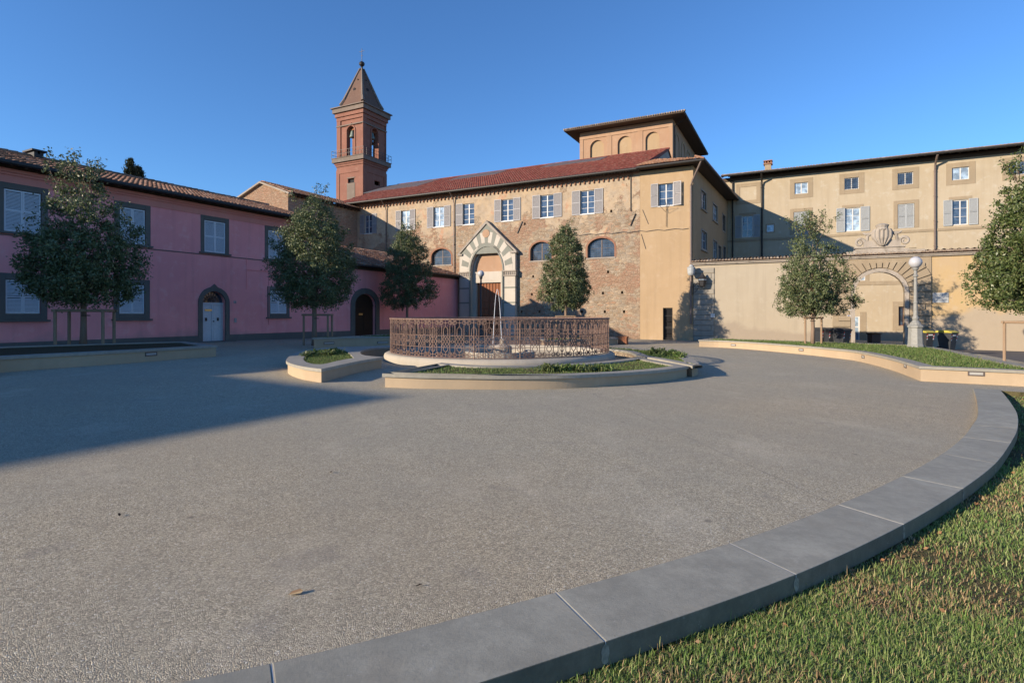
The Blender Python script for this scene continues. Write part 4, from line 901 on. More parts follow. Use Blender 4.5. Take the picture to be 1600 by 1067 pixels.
q = MB(); q.poly([(-42.5, -.6, 10.62), (.4, -.6, 10.62), (.4, 5.5, 10.9), (-42.5, 5.5, 10.9)]); q.poly([(-42.5, 11.6, 10.62), (-42.5, 5.5, 10.9), (.4, 5.5, 10.9), (.4, 11.6, 10.62)]); q.poly([(-42.5, -.6, 10.61), (-42.5, 11.6, 10.61), (.4, 11.6, 10.61), (.4, -.6, 10.61)]); q.build('roof', M['rt3'], Nn.root, recalc=False)
# ---- low pink wing
s_a = P1; A = Fac('low_pink_wing', 'low pink wing with a dark arched door joining the pink house to the church portal', 'house', (-16.7+VD[0]*s_a, 30.7+VD[1]*s_a), VD, zbase=gz(-13, 38))
AL = A.at(717, 430)[0]; AZ = A.at(600, 421.5)[1]
ad = A.rect(554, 459, 586.5, 523); as_ = A.at(570, 476)[1]; adh = (ad[0], ad[1], -.5, ad[3], as_, .35)
wall(A.mb, 0, AL, -.8, AZ, [adh]); A.mb.poly([(AL, 0, -.8), (AL, 1.2, -.8), (AL, 1.2, AZ+.3), (AL, 0, AZ)]); A.mb.build('wall', M['pink'], A.root, recalc=False)
q = MB(); arch_frame(q, ad[0], ad[1], -.3, as_, ad[3], .42, -.07, .05); q.build('door_surround', M['greytrim'], A.root)
q = MB(); arch_slab(q, ad[0], ad[1], -.4, as_, ad[3], .25, .32); m_ = (ad[0]+ad[1])/2
for (a, c) in ((ad[0]+.08, m_-.03), (m_+.03, ad[1]-.08)):
    for (z0, z1) in ((.35, 1.1), (1.2, 1.95)): q.box(a+.05, c-.05, .22, .25, z0, z1)
q.box(ad[0], ad[1], .2, .25, as_-.1, as_); dr = q.build('door', M['woodd'], A.root)
q = MB(); zz_ = A.at(566, 491, .25)[1]; q.box(m_-.45, m_-.05, .2, .219, zz_-.06, zz_+.07); q.build('letter_plate', M['brass'], dr)
q = MB()
for (s_, e) in ((.04, ad[0]-.42), (ad[1]+.42, AL+.02)): q.box(s_, e, -.045, 0, -.8, .42)
q.build('plinth', M['greytrim'], A.root)
q = MB(); rb = 4.2; sp2 = .41; eo = -.45; ezA = AZ+.10; pk = A.at(600, 399, rb)[0]
tile_roof(q, lambda t: -.2, lambda t: AL+.25-(AL-pk)*t, eo, ezA, rb, ezA+(rb-eo)*sp2, .23, .42); 
q.poly([(AL+.25, eo, ezA), (AL+.25, 6, ezA), (pk, rb, ezA+(rb-eo)*sp2)]); q.build('roof', [M['rt2'], M['tilebed']], A.root, recalc=False)
q = MB(); q.poly([(-.2, eo, ezA-.03), (AL+.25, eo, ezA-.03), (AL+.25, 0, AZ+.1), (-.2, 0, AZ+.1)]); q.box(-.0, AL, -.1, 0, AZ-.18, AZ+.05); q.build('eave', M['eave'], A.root, recalc=False)
q = MB(); q.tube([(-.2, eo-.08, ezA-.03), (AL+.3, eo-.08, ezA-.03)], .08, 8); q.build('gutter', M['gutter'], A.root)
downpipe(A, AL-.1, -.12, -.5, ezA-.3, mat='gutter', r=.06)

# ================================================================== STONE GABLED BUILDING
S = Fac('gabled_stone_building', 'old gabled brick and stone building with tiled roof rising behind the pink house', 'building', (-20.55, 50.8), E1, zbase=gz(-20, 50))
SZ = S.at(450, 301)[1]; SA = S.at(409.5, 286)[0], S.at(409.5, 286)[1]; sw = -SA[0]*2; SB = 9.4
m = MB(); m.poly([(-sw, 0, -1), (0, 0, -1), (0, 0, SZ), (SA[0], 0, SA[1]), (-sw, 0, SZ)]); m.poly([(0, 0, -1), (0, SB, -1), (0, SB, SZ), (0, 0, SZ)]); m.poly([(-sw, 0, -1), (-sw, 0, SZ), (-sw, SB, SZ), (-sw, SB, -1)])
m.build('wall', M['rubble'], S.root, recalc=False)
m = MB(); k_ = (SA[1]-SZ)/(sw/2); o_ = .45
for sg in (-1, 1):
    m.slab([(SA[0], SA[1]+.10), (SA[0]+sg*(sw/2+o_), SZ-k_*o_+.10), (SA[0]+sg*(sw/2+o_), SZ-k_*o_-.06), (SA[0], SA[1]-.06)], -.30, .12)
m.build('gable_coping', M['oldstone'], S.root)
m = MB(); Tm = m
def tile_side(mb, sg):                    # tiles down a slope that falls along x
    q2 = MB(); tile_roof(q2, lambda t: -.15, lambda t: SB+.3, -(sw/2+o_), SZ-k_*o_+.10, 0, SA[1]+.12, .23, .42)
    n = len(mb.v); mb.v += [(SA[0]-sg*y, x, z) for x, y, z in q2.v]
    mb.f += [tuple(n+i for i in (f if sg < 0 else f[::-1])) for f in q2.f]; mb.m += q2.m
tile_side(m, 1); tile_side(m, -1); m.build('roof', [M['rt2'], M['tilebed']], S.root, recalc=False)
m = MB(); m.poly([(-.0, -.1, SZ-.05), (o_, -.1, SZ-k_*o_-.05), (o_, SB, SZ-k_*o_-.05), (0, SB, SZ-.05)]); y = 0
while y < SB: m.box(-.02, o_-.02, y, y+.09, SZ-.28, SZ-.14); y += .5
m.build('eave', M['eave'], S.root, recalc=False)

# ================================================================== BELL TOWER
W = 4.35; B = Fac('bell_tower', 'red plastered square bell tower with pointed spire, cornices and a railed gallery', 'bell tower', (-18.3, 68.0), E1, zbase=gz(-18, 65))
zz = lambda y: B.at(567, y)[1]
z1, z2, z3 = zz(249), zz(243), zz(182); z4, z5 = zz(168), zz(161.5)
m = MB(); f0 = B.rect(543.5, 279, 553.5, 286)
wall(m, -W, 0, -1, z1, [(*f0, None, .3)]); m2 = MB()
def side(mb, fn):                         # same face turned onto the right-hand side (x=0 plane)
    q2 = MB(); fn(q2); n = len(mb.v); mb.v += [(-y, x+W, z) for x, y, z in q2.v]; mb.f += [tuple(n+i for i in f) for f in q2.f]; mb.m += q2.m
side(m, lambda q2: wall(q2, -W, 0, -1, z1, [(f0[0]+.2, f0[1]+.2, f0[2], f0[3], None, .3)]))
m.poly([(-W, 0, -1), (-W, 0, z1), (-W, W, z1), (-W, W, -1)]); m.poly([(-W, W, -1), (-W, W, z1), (0, W, z1), (0, W, -1)])
m.build('shaft', M['towerred'], B.root, recalc=False)
m = MB(); pl_ = W+.14; m.box(-W-.07, -W+.45, -.07, 0, z1-1.1, z1-.02); 
def band(mb, z0, z1_, o): mb.box(-W-o, o, -o, W+o, z0, z1_)
m = MB()
for sg in (0, 1):
    fn = lambda q2: (q2.box(-W-.03, -W+.5, -.06, 0, 8, z1-.9), q2.box(-.5, .03, -.06, 0, 8, z1-.9), q2.box(-W+.5, -.5, -.06, 0, z1-1.4, z1-.9))
    side(m, fn) if sg else fn(m)
m.build('pilaster', M['towerred'], B.root)
m = MB(); band(m, z1-.5, z1-.25, .10); band(m, z1-.248, z1-.02, .2); m.build('lower_moulding', M['towerred'], B.root); m = MB(); band(m, z1-.018, z2, .42); band(m, z2+.002, z2+.08, .48); m.build('lower_cornice', M['towergrey'], B.root)
# belfry: four corner piers and arches, open through
bz0 = z2+.08; bo = B.rect(543.5, 200, 554.5, 244); ow = 1.25; c_ = -W/2+.08; hx = (c_-ow/2, c_+ow/2, bz0, z3-.9-.3+.35, z3-1.45, .55)
m = MB()
fn = lambda q2: wall(q2, -W+.12, -.12, bz0, z3, [hx], b=.12)
fn(m); side(m, fn)
def rot(mb, fn, k):
    q2 = MB(); fn(q2); n = len(mb.v)
    for x, y, z in q2.v:
        x, y = x+W/2, y-W/2
        for _ in range(k): x, y = -y, x
        mb.v.append((x-W/2, y+W/2, z))
    mb.f += [tuple(n+i for i in f) for f in q2.f]; mb.m += q2.m
m = MB()
for k in range(4):
    rot(m, fn, k)
    rot(m, lambda q2: wall(q2, -W+.67, -.67, bz0, z3, [(hx[0], hx[1], bz0, hx[3], hx[4], .01)], b=.67), k)
m.build('belfry', M['towerred'], B.root, recalc=False)
m = MB()
for k in range(4):
    rot(m, lambda q2: (q2.box(-W+.0, -W+.62, .0, .12, bz0, z3), arch_frame(q2, hx[0], hx[1], bz0, hx[4], hx[3], .18, .04, .13), q2.box(c_-.16, c_+.16, -.0, .1, hx[3]+.02, hx[3]+.4)), k)
m.build('corner_pilasters', M['towerred'], B.root)
m = MB(); band(m, z3-.75, z3-.6, .06); m.build('belfry_band', M['towergrey'], B.root); m = MB(); band(m, z3, z3+.45, .02); band(m, z3+.452, z4-.15, .16); m.build('frieze', M['towerred'], B.root); m = MB(); band(m, z4-.148, z5-.12, .38); band(m, z5-.118, z5, .56); m.build('upper_cornice', M['towergrey'], B.root)
# spire
cx, cy = -W/2, W/2; tip = zz(0)*0+(HC+(HY-108)/FP*70.9-B.z0); m = MB(); g = MB()
lev = [(W/2+.0, z5), (W/2-.34, z5+.5), (W/2-.68, z5+1.3), (.16, tip)]
for (h0, a0), (h1, a1) in zip(lev[:-1], lev[1:]):
    Q0 = [(cx-h0, cy-h0), (cx+h0, cy-h0), (cx+h0, cy+h0), (cx-h0, cy+h0)]; Q1 = [(cx-h1, cy-h1), (cx+h1, cy-h1), (cx+h1, cy+h1), (cx-h1, cy+h1)]
    for i in range(4):
        j = (i+1) % 4; m.poly([(*Q0[i], a0), (*Q0[j], a0), (*Q1[j], a1), (*Q1[i], a1)])
        if a0 > z5+.3: g.tube([(*Q0[i], a0), (*Q1[i], a1)], [.24 if a0 < z5+1 else .22, .2 if a1 < tip-1 else .12], 6)
sp_ = m.build('spire', plaster('spire_tiles', (.26, .16, .12), (.22, .145, .115), (.32, .26, .21), amt=.7), B.root, recalc=False); g.build('spire_ribs', M['towergrey'], sp_)
m = MB()
for k in range(4):
    for (fz, r_) in ((.30, .19), (.62, .09)):
        hh = (W/2-.68)*(1-fz)+.2*fz; z_ = z5+1.2+(tip-z5-1.2)*fz*1.0
        def oc(q2, hh=hh, z_=z_, r_=r_): q2.slab([(-W/2-.2*(r_ > .1)+r_*math.cos(a*math.pi/6), z_+r_*1.25*math.sin(a*math.pi/6)) for a in range(12)], W/2-hh-.05, W/2-hh+.15)
        rot(m, oc, k)
m.build('round_opening', M['wfloor'], sp_)
m = MB(); m.lathe([(.30, tip-.25), (.36, tip-.12), (.18, tip), (.10, tip+.25), (.2, tip+.35), (.33, tip+.5), (.37, tip+.65), (.3, tip+.82), (.12, tip+.95), (.03, tip+1.0)], (cx, cy, 0), 14)
m.tube([(cx, cy, tip+.9), (cx, cy, tip+2.6)], .035, 6); m.tube([(cx-.4, cy, tip+2.25), (cx+.4, cy, tip+2.25)], .03, 6); m.tube([(cx-.15, cy, tip+1.7), (cx+.15, cy, tip+1.7)], .03, 6); m.build('finial_cross', M['iron'], B.root)
for (x, y) in ((-W/2, .55), (-.55, W/2), (-W/2, W-.55)):
    m = MB(); bt = hx[3]-.2; m.lathe([(.42, bt-1.1), (.40, bt-1.0), (.30, bt-.7), (.25, bt-.4), (.18, bt-.25), (.06, bt-.2)], (x, y, 0), 14); bl = m.build('bell', M['bell'], B.root, smooth=True)
    m = MB(); 
    if abs(x+W/2) < .1: m.box(x-.62, x+.62, y-.09, y+.09, bt-.2, bt)
    else: m.box(x-.09, x+.09, y-.62, y+.62, bt-.2, bt)
    m.box(x-.02, x+.02, y-.02, y+.02, bt-1.25, bt-.2); m.build('yoke', M['wood'], bl)
m = MB(); o_ = .44
for k in range(4):
    def rl(q2):
        for zc_ in (.45, .9): q2.tube([(-W-o_, -o_, bz0+zc_), (o_, -o_, bz0+zc_)], .022, 4)
        n = 9
        for i in range(n): x = -W-o_+(W+2*o_)*i/n; q2.tube([(x, -o_, bz0), (x, -o_, bz0+.9)], .022, 4)
    rot(m, rl, k)
m.build('gallery_railing', M['iron'], B.root)
q = MB(); q.box(f0[0]-.1, f0[1]+.1, .25, .4, f0[2], f0[3]); q.build('window_recess', M['wfloor'], B.root)
q = MB(); q.box(f0[0]-.12, f0[1]+.12, -.04, .0, f0[2]-3, f0[2]-.02); q.box(f0[0]-.12, f0[1]+.12, -.04, 0, f0[3]+.02, f0[3]+.15); q.build('blind_panel', M['towergrey'], B.root)

# ================================================================== GROUND
def struct(o): o['kind'] = 'structure'; return o
xs = [-600, -200, -60, -30, 45, 80, 200, 600]; ys = [-300, -60, -20, 65, 120, 300, 900]
m = MB()
for i in range(len(xs)-1):
    for j in range(len(ys)-1): m.poly([(x, y, gz(x, y)-.16) for x, y in ((xs[i], ys[j]), (xs[i+1], ys[j]), (xs[i+1], ys[j+1]), (xs[i], ys[j+1]))])
struct(m.build('ground', M['soil'], recalc=False))
def crom(pts, n=8):
    out = []
    for i in range(len(pts)-1):
        p0 = pts[max(i-1, 0)]; p1 = pts[i]; p2 = pts[i+1]; p3 = pts[min(i+2, len(pts)-1)]
        for k in range(n):
            t = k/n; out.append(.5*((2*p1)+(-p0+p2)*t+(2*p0-5*p1+4*p2-p3)*t*t+(-p0+3*p1-3*p2+p3)*t**3))
    out.append(pts[-1]); return out
def crun(runs, h, n=8):                   # list of runs of photo pixels (corners between the runs) -> world xy outline
    out = []
    for r in runs:
        W_ = [ray(x, y, h).to_2d() if not hasattr(x, '__len__') else None for x, y in r]
        c = crom(W_, n) if len(W_) > 2 else W_
        out += c if not out else (c[1:] if (c[0]-out[-1]).length < .02 else c)
    if (out[0]-out[-1]).length < .02: out.pop()
    return out
# kerb of the raised square edge
KI = [(868, 925), (1140, 848), (1309.6, 787.8), (1409.4, 743.4), (1472.7, 708.2), (1505, 682.4), (1519, 664), (1527.5, 648), (1526, 625), (1520.5, 607)]
KO = [(946, 1001.6), (1243.8, 896.9), (1412, 819), (1505, 763), (1555.6, 723.7), (1579.5, 691.4), (1590, 668.9), (1589, 645), (1576.7, 625.3), (1562.6, 608.4)]
kz = [.015, .015, .015, .015, .02, .03, .06, .09, .07, .03]
wi = [ray(x, y, z).to_2d() for (x, y), z in zip(KI, kz)]; wo = [ray(x, y, z).to_2d() for (x, y), z in zip(KO, kz)]
# beyond the frame on the left the kerb keeps curving
a, b_ = ray(424, 1035, .015).to_2d(), ray(424, 1035, .015).to_2d()
d0 = (wi[0]-wi[1]); ang0 = .20
def turn(v, a): return Vector((v.x*math.cos(a)-v.y*math.sin(a), v.x*math.sin(a)+v.y*math.cos(a)))
pi_ = [wi[0]]; po_ = [wo[0]]; wid = (wi[0]-wo[0]).length; nrm0 = (wo[0]-wi[0]).normalized(); step = ray(424, 1035, .015).to_2d()-wi[0]
for i in range(8):
    pi_.append(pi_[-1]+step); nrm0 = turn(step.normalized(), R(90)); 
    if nrm0.y > 0 and i < 2: nrm0 = -nrm0
    po_.append(pi_[-1]+nrm0*wid*(1 if (nrm0.dot(po_[-1]-pi_[-2]) > 0) else -1)); step = turn(step, -.10)
WI = pi_[:0:-1]+wi; WO = po_[:0:-1]+wo; KZ_ = [.015]*8+kz
kt = thing('stone_kerb', 'curved grey stone kerb of long slabs along the gravel in the foreground', 'kerb', (wi[3].x, wi[3].y, gz(*wi[3])))
ko = kt.location
SI = crom(WI, 6); SO = crom(WO, 6); SZ_ = [KZ_[min(i//6, 17)]*(1-(i % 6)/6)+KZ_[min(i//6+1, 17)]*((i % 6)/6) for i in range(len(SI))]
cut = sorted(set(list(range(0, len(SI), 6))+[len(SI)-1]))
for j in range(len(cut)-1):
    a, c = cut[j], cut[j+1]; m = MB(); g_ = .004
    I = SI[a:c+1]; O = SO[a:c+1]; Z = SZ_[a:c+1]
    I = [I[0]+(I[1]-I[0]).normalized()*g_]+I[1:-1]+[I[-1]-(I[-1]-I[-2]).normalized()*g_]
    O = [O[0]+(O[1]-O[0]).normalized()*g_]+O[1:-1]+[O[-1]-(O[-1]-O[-2]).normalized()*g_]
    T_ = []; n = len(I); jz = random.uniform(-.001, .0015)
    for p, z in zip(I, Z): T_.append((p.x-ko.x, p.y-ko.y, gz(*p)+z+jz-ko.z))
    U_ = [(p.x-ko.x, p.y-ko.y, gz(*p)+z+jz-ko.z) for p, z in zip(O, Z)]
    Tb = [(x, y, z-.125) for x, y, z in T_]; Ub = [(x, y, z-.125) for x, y, z in U_]
    for k in range(n-1):
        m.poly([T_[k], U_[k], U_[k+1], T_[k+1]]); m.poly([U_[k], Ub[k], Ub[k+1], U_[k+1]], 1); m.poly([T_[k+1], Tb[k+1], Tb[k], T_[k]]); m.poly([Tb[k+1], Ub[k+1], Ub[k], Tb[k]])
    m.poly([T_[0], Tb[0], Ub[0], U_[0]]); m.poly([U_[-1], Ub[-1], Tb[-1], T_[-1]])
    # weld for a clean bevel
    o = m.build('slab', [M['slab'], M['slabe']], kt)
    bm = bmesh.new(); bm.from_mesh(o.data); bmesh.ops.remove_doubles(bm, verts=bm.verts, dist=.0005); bmesh.ops.recalc_face_normals(bm, faces=bm.faces); bm.to_mesh(o.data); bm.free()
    bv = o.modifiers.new('bevel', 'BEVEL'); bv.width = .005; bv.segments = 2; bv.limit_method = 'ANGLE'; bv.angle_limit = R(50)
m = MB()
for j in cut[1:-1]:
    a, c, z = SI[j], SO[j], SZ_[j]; t = (SI[j+1]-SI[j-1]).normalized()*.0035 if j+1 < len(SI) else Vector((0, .0035))
    z_ = gz(*a)+z-.0015-ko.z; zc2 = gz(*c)+z-.0015-ko.z; a = a-ko.to_2d(); c = c-ko.to_2d(); e = (c-a).normalized()*.001; c = c+e
    m.poly([(*(a-t), z_), (*(c-t), zc2), (*(c+t), zc2), (*(a+t), z_)]); m.poly([(*(c-t), zc2), (*(c-t), zc2-.11), (*(c+t), zc2-.11), (*(c+t), zc2)])
m.build('grout_joint', M['grout'], kt, recalc=False)
for j in cut[1:-1]:                       # old mortar smeared over the joints on the lawn side
    p, t = SO[j], (SO[j]-SO[j-1]).normalized(); nn_ = Vector((t.y, -t.x)); nn_ = nn_ if nn_.dot(SO[j]-SI[j]) > 0 else -nn_
    m = MB(); z0 = gz(*p)+SZ_[j]-.062-ko.z; P_ = []
    for k in range(14):
        a = 2*math.pi*k/14; q = p+t*(math.cos(a)*random.uniform(.016, .034))+nn_*.0025; P_.append((q.x-ko.x, q.y-ko.y, z0+math.sin(a)*random.uniform(.040, .056)))
    m.poly(P_); m.build('mortar_smear', M['mortar'], kt, recalc=False)
m = MB()
for k in range(len(SI)-1):
    a, c = SI[k], SI[k+1]; A_, C_ = SI[k]+(SO[k]-SI[k]).normalized()*.012, SI[k+1]+(SO[k+1]-SI[k+1]).normalized()*.012
    m.poly([(A_.x-ko.x, A_.y-ko.y, gz(*a)-.10-ko.z), (C_.x-ko.x, C_.y-ko.y, gz(*c)-.10-ko.z), (C_.x-ko.x, C_.y-ko.y, gz(*c)+SZ_[k+1]-.012-ko.z), (A_.x-ko.x, A_.y-ko.y, gz(*a)+SZ_[k]-.012-ko.z)])
# cream riser under the kerb where the gravel sits lower
I0 = [i for i, p in enumerate(SI) if SZ_[i] > .045]; 
m = MB()
for k in I0[:-1]:
    e = (SI[k]-SO[k]).normalized()*.004; a, c = SI[k]+e, SI[k+1]+e
    m.poly([(a.x-ko.x, a.y-ko.y, gz(*a)-.05-ko.z), (a.x-ko.x, a.y-ko.y, gz(*a)+SZ_[k]-.004-ko.z), (c.x-ko.x, c.y-ko.y, gz(*c)+SZ_[k+1]-.004-ko.z), (c.x-ko.x, c.y-ko.y, gz(*c)-.05-ko.z)])
m.build('render_face', M['cream'], kt, recalc=False)
def inset(p, q, d): return p+(q-p).normalized()*d
edge = [inset(a, c, .05) for a, c in zip(SI, SO)]
far_ = [ray(1600, 612.5, 0).to_2d(), ray(1900, 632, 0).to_2d()]
oe = SO[-1]
pz = edge+[oe, Vector((oe.x+.3, oe.y-.2))]+far_+[Vector((44, far_[1].y-4)), Vector((44, 64)), Vector((-29, 64)), Vector((-29, -6)), Vector((edge[0].x-6, edge[0].y-3))]
def sheet(name, pts, dz, mat, kind='structure', sub=0):
    T = tessellate_polygon([[Vector((p.x, p.y, 0)) for p in pts]]); V = [(p.x, p.y, gz(*p)+dz) for p in pts]
    me = bpy.data.meshes.new(name); me.from_pydata(V, [], T); me.update(); bm = bmesh.new(); bm.from_mesh(me); bmesh.ops.recalc_face_normals(bm, faces=bm.faces)
    if sum(f.normal.z for f in bm.faces) < 0: bmesh.ops.reverse_faces(bm, faces=bm.faces)
    bm.to_mesh(me); bm.free(); me.materials.append(mat); o = bpy.data.objects.new(name, me); COL.objects.link(o)
    if kind: o['kind'] = kind
    return o
sheet('plaza', pz, 0, M['gravel'])
q = MB(); ed = [oe, Vector((oe.x+.3, oe.y-.2))]+far_
for a, c in zip(ed[:-1], ed[1:]): q.poly([(a.x, a.y, gz(*a)-.16), (c.x, c.y, gz(*c)-.16), (c.x, c.y, gz(*c)), (a.x, a.y, gz(*a))])
struct(q.build('path_edge', M['turf'], recalc=False))
rp = [ray(x, y).to_2d() for x, y in ((1380, 538), (1500, 541), (1650, 545), (1800, 556), (1800, 588), (1600, 566), (1530, 553), (1440, 541.5))]
sheet('road', rp, .004, M['asphalt'])
fr = lambda F, s, b: Vector((F.P[0]+F.d[0]*s+F.n[0]*b, F.P[1]+F.d[1]*s+F.n[1]*b))
sheet('pavement', [fr(C, -14, -2.2), fr(C, KW+.2, -2.2), fr(C, KW+.2, .2), fr(C, -14, .2)], .008, M['slab'])
sheet('pavement', [fr(P, -25, -1.3), fr(P, 18, -1.3), fr(P, 18, .2), fr(P, -25, .2)], .008, M['slab'])
def strip(a, c, wd, dz, mat, name):
    a, c = ray(*a).to_2d(), ray(*c).to_2d(); d = (c-a).normalized(); n = Vector((-d.y, d.x))*wd/2; return sheet(name, [a-n, c-n, c+n, a+n], dz, mat)
strip((925, 615), (1330, 800), .008, .003, M['joint'], 'expansion_joint')
strip((1212, 775), (1330, 800), .006, .0035, M['joint'], 'expansion_joint')
# ------------------------------------------------------------------ planters
def inpoly(poly, X, Y):
    P_ = np.array([(p.x, p.y) for p in poly]); r = np.zeros(len(X), bool); j = len(P_)-1
    for i in range(len(P_)):
        xi, yi, xj, yj = *P_[i], *P_[j]; c = ((yi > Y) != (yj > Y)) & (X < (xj-xi)*(Y-yi)/(yj-yi+1e-12)+xi); r ^= c; j = i
    return r
def area(p): return .5*sum(p[i].x*p[(i+1) % len(p)].y-p[(i+1) % len(p)].x*p[i].y for i in range(len(p)))
def offset(p, d):
    if area(p) < 0: p = p[::-1]
    n = len(p); out = []
    for i in range(n):
        a, b_, c = p[i-1], p[i], p[(i+1) % n]; u = (b_-a).normalized(); v = (c-b_).normalized(); n1 = Vector((-u.y, u.x)); n2 = Vector((-v.y, v.x)); bs = n1+n2
        if bs.length < 1e-4: bs = n1
        bs.normalize(); k = 1/max(.45, bs.dot(n1)); out.append(b_+bs*d*k)
    return out
def planter(name, label, O, h, capw, inner=None, th=.075, over=.045, lights=(), fill='turf', fd=.05):
    if area(O) < 0: O = O[::-1]
    I = inner if inner else offset(O, capw)
    if area(I) < 0: I = I[::-1]
    c = sum((p for p in O), Vector((0, 0)))/len(O); oz = gz(*c); t = thing(name, label, 'planter', (c.x, c.y, oz))
    L3 = lambda p, hh: (p.x-c.x, p.y-c.y, gz(*p)+hh-oz)
    m = MB(); T = tessellate_polygon([[Vector((p.x, p.y, 0)) for p in O], [Vector((p.x, p.y, 0)) for p in I[::-1]]]); al = O+I[::-1]
    for tr in T:
        m.poly([L3(al[i], h) for i in tr]); m.poly([L3(al[i], h-th) for i in tr])
    for Q in (O, I):
        for i in range(len(Q)): j = (i+1) % len(Q); m.poly([L3(Q[i], h), L3(Q[j], h), L3(Q[j], h-th), L3(Q[i], h-th)])
    o = m.build('cap', M['capst'], t); bm = bmesh.new(); bm.from_mesh(o.data); bmesh.ops.remove_doubles(bm, verts=bm.verts, dist=.0008); bmesh.ops.recalc_face_normals(bm, faces=bm.faces); bm.to_mesh(o.data); bm.free()
    Wl = offset(O, over); m = MB()
    for i in range(len(Wl)): j = (i+1) % len(Wl); m.poly([L3(Wl[i], -.1), L3(Wl[j], -.1), L3(Wl[j], h-th), L3(Wl[i], h-th)])
    m.build('wall', M['cream'], t)
    F_ = offset(I, -.02); T = tessellate_polygon([[Vector((p.x, p.y, 0)) for p in F_]]); m = MB()
    for tr in T: m.poly([L3(F_[i], h-fd) for i in tr])
    o = m.build('soil', M[fill], t); 
    if sum(p.normal.z for p in o.data.polygons) < 0: o.data.flip_normals()
    for (px, py, ww) in lights:           # recessed wall lights
        g = ray(px, py, 0); best = None; k = (px-800)/FP
        for i in range(len(Wl)):
            a, b_ = Wl[i], Wl[(i+1) % len(Wl)]; d = b_-a; den = d.x-k*d.y
            if abs(den) < 1e-9: continue
            u = (k*a.y-a.x)/den
            if 0 <= u <= 1:
                p = a+d*u
                if p.y > 1 and (best is None or p.y < best[0].y): best = (p, d.normalized())
        p, d = best; n = Vector((d.y, -d.x)); z = HC+(HY-py)/FP*p.y-oz; a_ = math.atan2(d.y, d.x)
        Mx = Matrix.Translation((p.x-c.x, p.y-c.y, z)) @ Matrix.Rotation(a_, 4, 'Z')
        m = MB(); hw, hh = ww/2, .065
        for bx in ((-hw, hw, -.02, .01, hh-.03, hh), (-hw, hw, -.02, .01, -hh, -hh+.03), (-hw, -hw+.03, -.02, .01, -hh+.03, hh-.03), (hw-.03, hw, -.02, .01, -hh+.03, hh-.03)): m.box(*bx, M=Mx)
        fo = m.build('wall_light', M['lightfr'], t); m = MB(); m.box(-hw+.03, hw-.03, -.012, .01, -hh+.03, hh-.03, M=Mx); m.build('lens', M['lightlens'], fo)
    return t, I
hA = .31
OA = crun([[(597, 583.5), (640, 585), (690, 586), (780, 587), (870, 586.5), (930, 584.5), (985, 581.5), (1040, 577), (1076, 572)], [(1076, 572), (1034, 564.5), (996, 557.5)], [(996, 557.5), (960, 562.5), (910, 567), (850, 570), (780, 571), (735, 570), (690, 566.5)], [(690, 566.5), (597, 583.5)]], hA)
planter('front_planter', 'crescent planter with stone cap and grass right in front of the fountain railing', OA, hA, .36); IA = offset(OA, .36)
OB = crun([[(997, 555.5), (1040, 563), (1082, 571.5)], [(1082, 571.5), (1093, 568)], [(1093, 568), (1078, 559), (1050, 551.5), (1015, 546.5), (980, 543.5), (935, 541.5)], [(935, 541.5), (930, 544.5)], [(930, 544.5), (955, 545.8), (980, 549), (997, 555.5)]], .33)
planter('back_planter', 'smaller planter with low plants behind the right end of the crescent planter', OB, .33, .36); IB = offset(OB, .36)
OC = crun([[(502, 576.5), (470, 572), (450, 566), (448, 560.5), (460, 552), (486, 545.5), (525, 542.3), (570, 541), (615, 540)], [(615, 540), (612, 542.3)], [(612, 542.3), (585, 543.8), (568, 547), (563, 551), (570, 555), (599, 557.8)], [(599, 557.8), (560, 564), (502, 576.5)]], .33)
IC = crun([[(478, 565.5), (474, 560), (482, 553), (500, 549), (522, 547.2), (541, 548)], [(541, 548), (547, 553), (553, 559)], [(553, 559), (530, 563), (506, 568.5), (490, 568.5), (478, 565.5)]], .33)
planter('left_planter', 'pointed planter with stone cap and a small patch of grass left of the fountain', OC, .33, .4, inner=IC)
a = [ray(488, 528, .5).to_2d(), ray(550, 526.5, .5).to_2d(), ray(620, 525.8, .5).to_2d(), ray(690, 524.0, .5).to_2d()]
OE = crom(a, 6)+[a[3]+Vector((1.2, 3.5)), a[1]+Vector((.5, 4.6)), a[0]+Vector((.7, 2.2))]
planter('far_left_planter', 'long low planter with two wall lights in front of the dark arched door', OE, .5, .4, lights=((514, 536, .62), (598, 535, .62))); IE = offset(OE, .4)
a = [ray(850, 531.5, .4).to_2d(), ray(900, 530.5, .4).to_2d(), ray(966, 528.2, .4).to_2d()]
OF = crom(a, 6)+[a[2]+Vector((.2, 2.6)), a[1]+Vector((0, 4.6)), a[0]+Vector((-.3, 3.6))]
planter('far_right_planter', 'low planter around the slim oak close to the stone church wall', OF, .4, .4); IF = offset(OF, .4)
a = [Vector((-27, 12.5)), ray(-120, 564, .4).to_2d(), ray(0, 557.5, .4).to_2d(), ray(100, 552.5, .4).to_2d(), ray(200, 547.5, .4).to_2d(), ray(300, 542, .4).to_2d(), ray(340, 540, .4).to_2d()]
OG = crom(a, 6)+[ray(287, 533.3, .4).to_2d(), ray(150, 537, .4).to_2d(), ray(0, 541.5, .4).to_2d(), ray(-90, 547, .4).to_2d(), Vector((-27, 17.5))]
planter('long_left_planter', 'long cream planter wall with one wall light along the pink house', OG, .4, .4, lights=((236, 553, .42),), fill='soil', fd=.03); IG = offset(OG, .4)
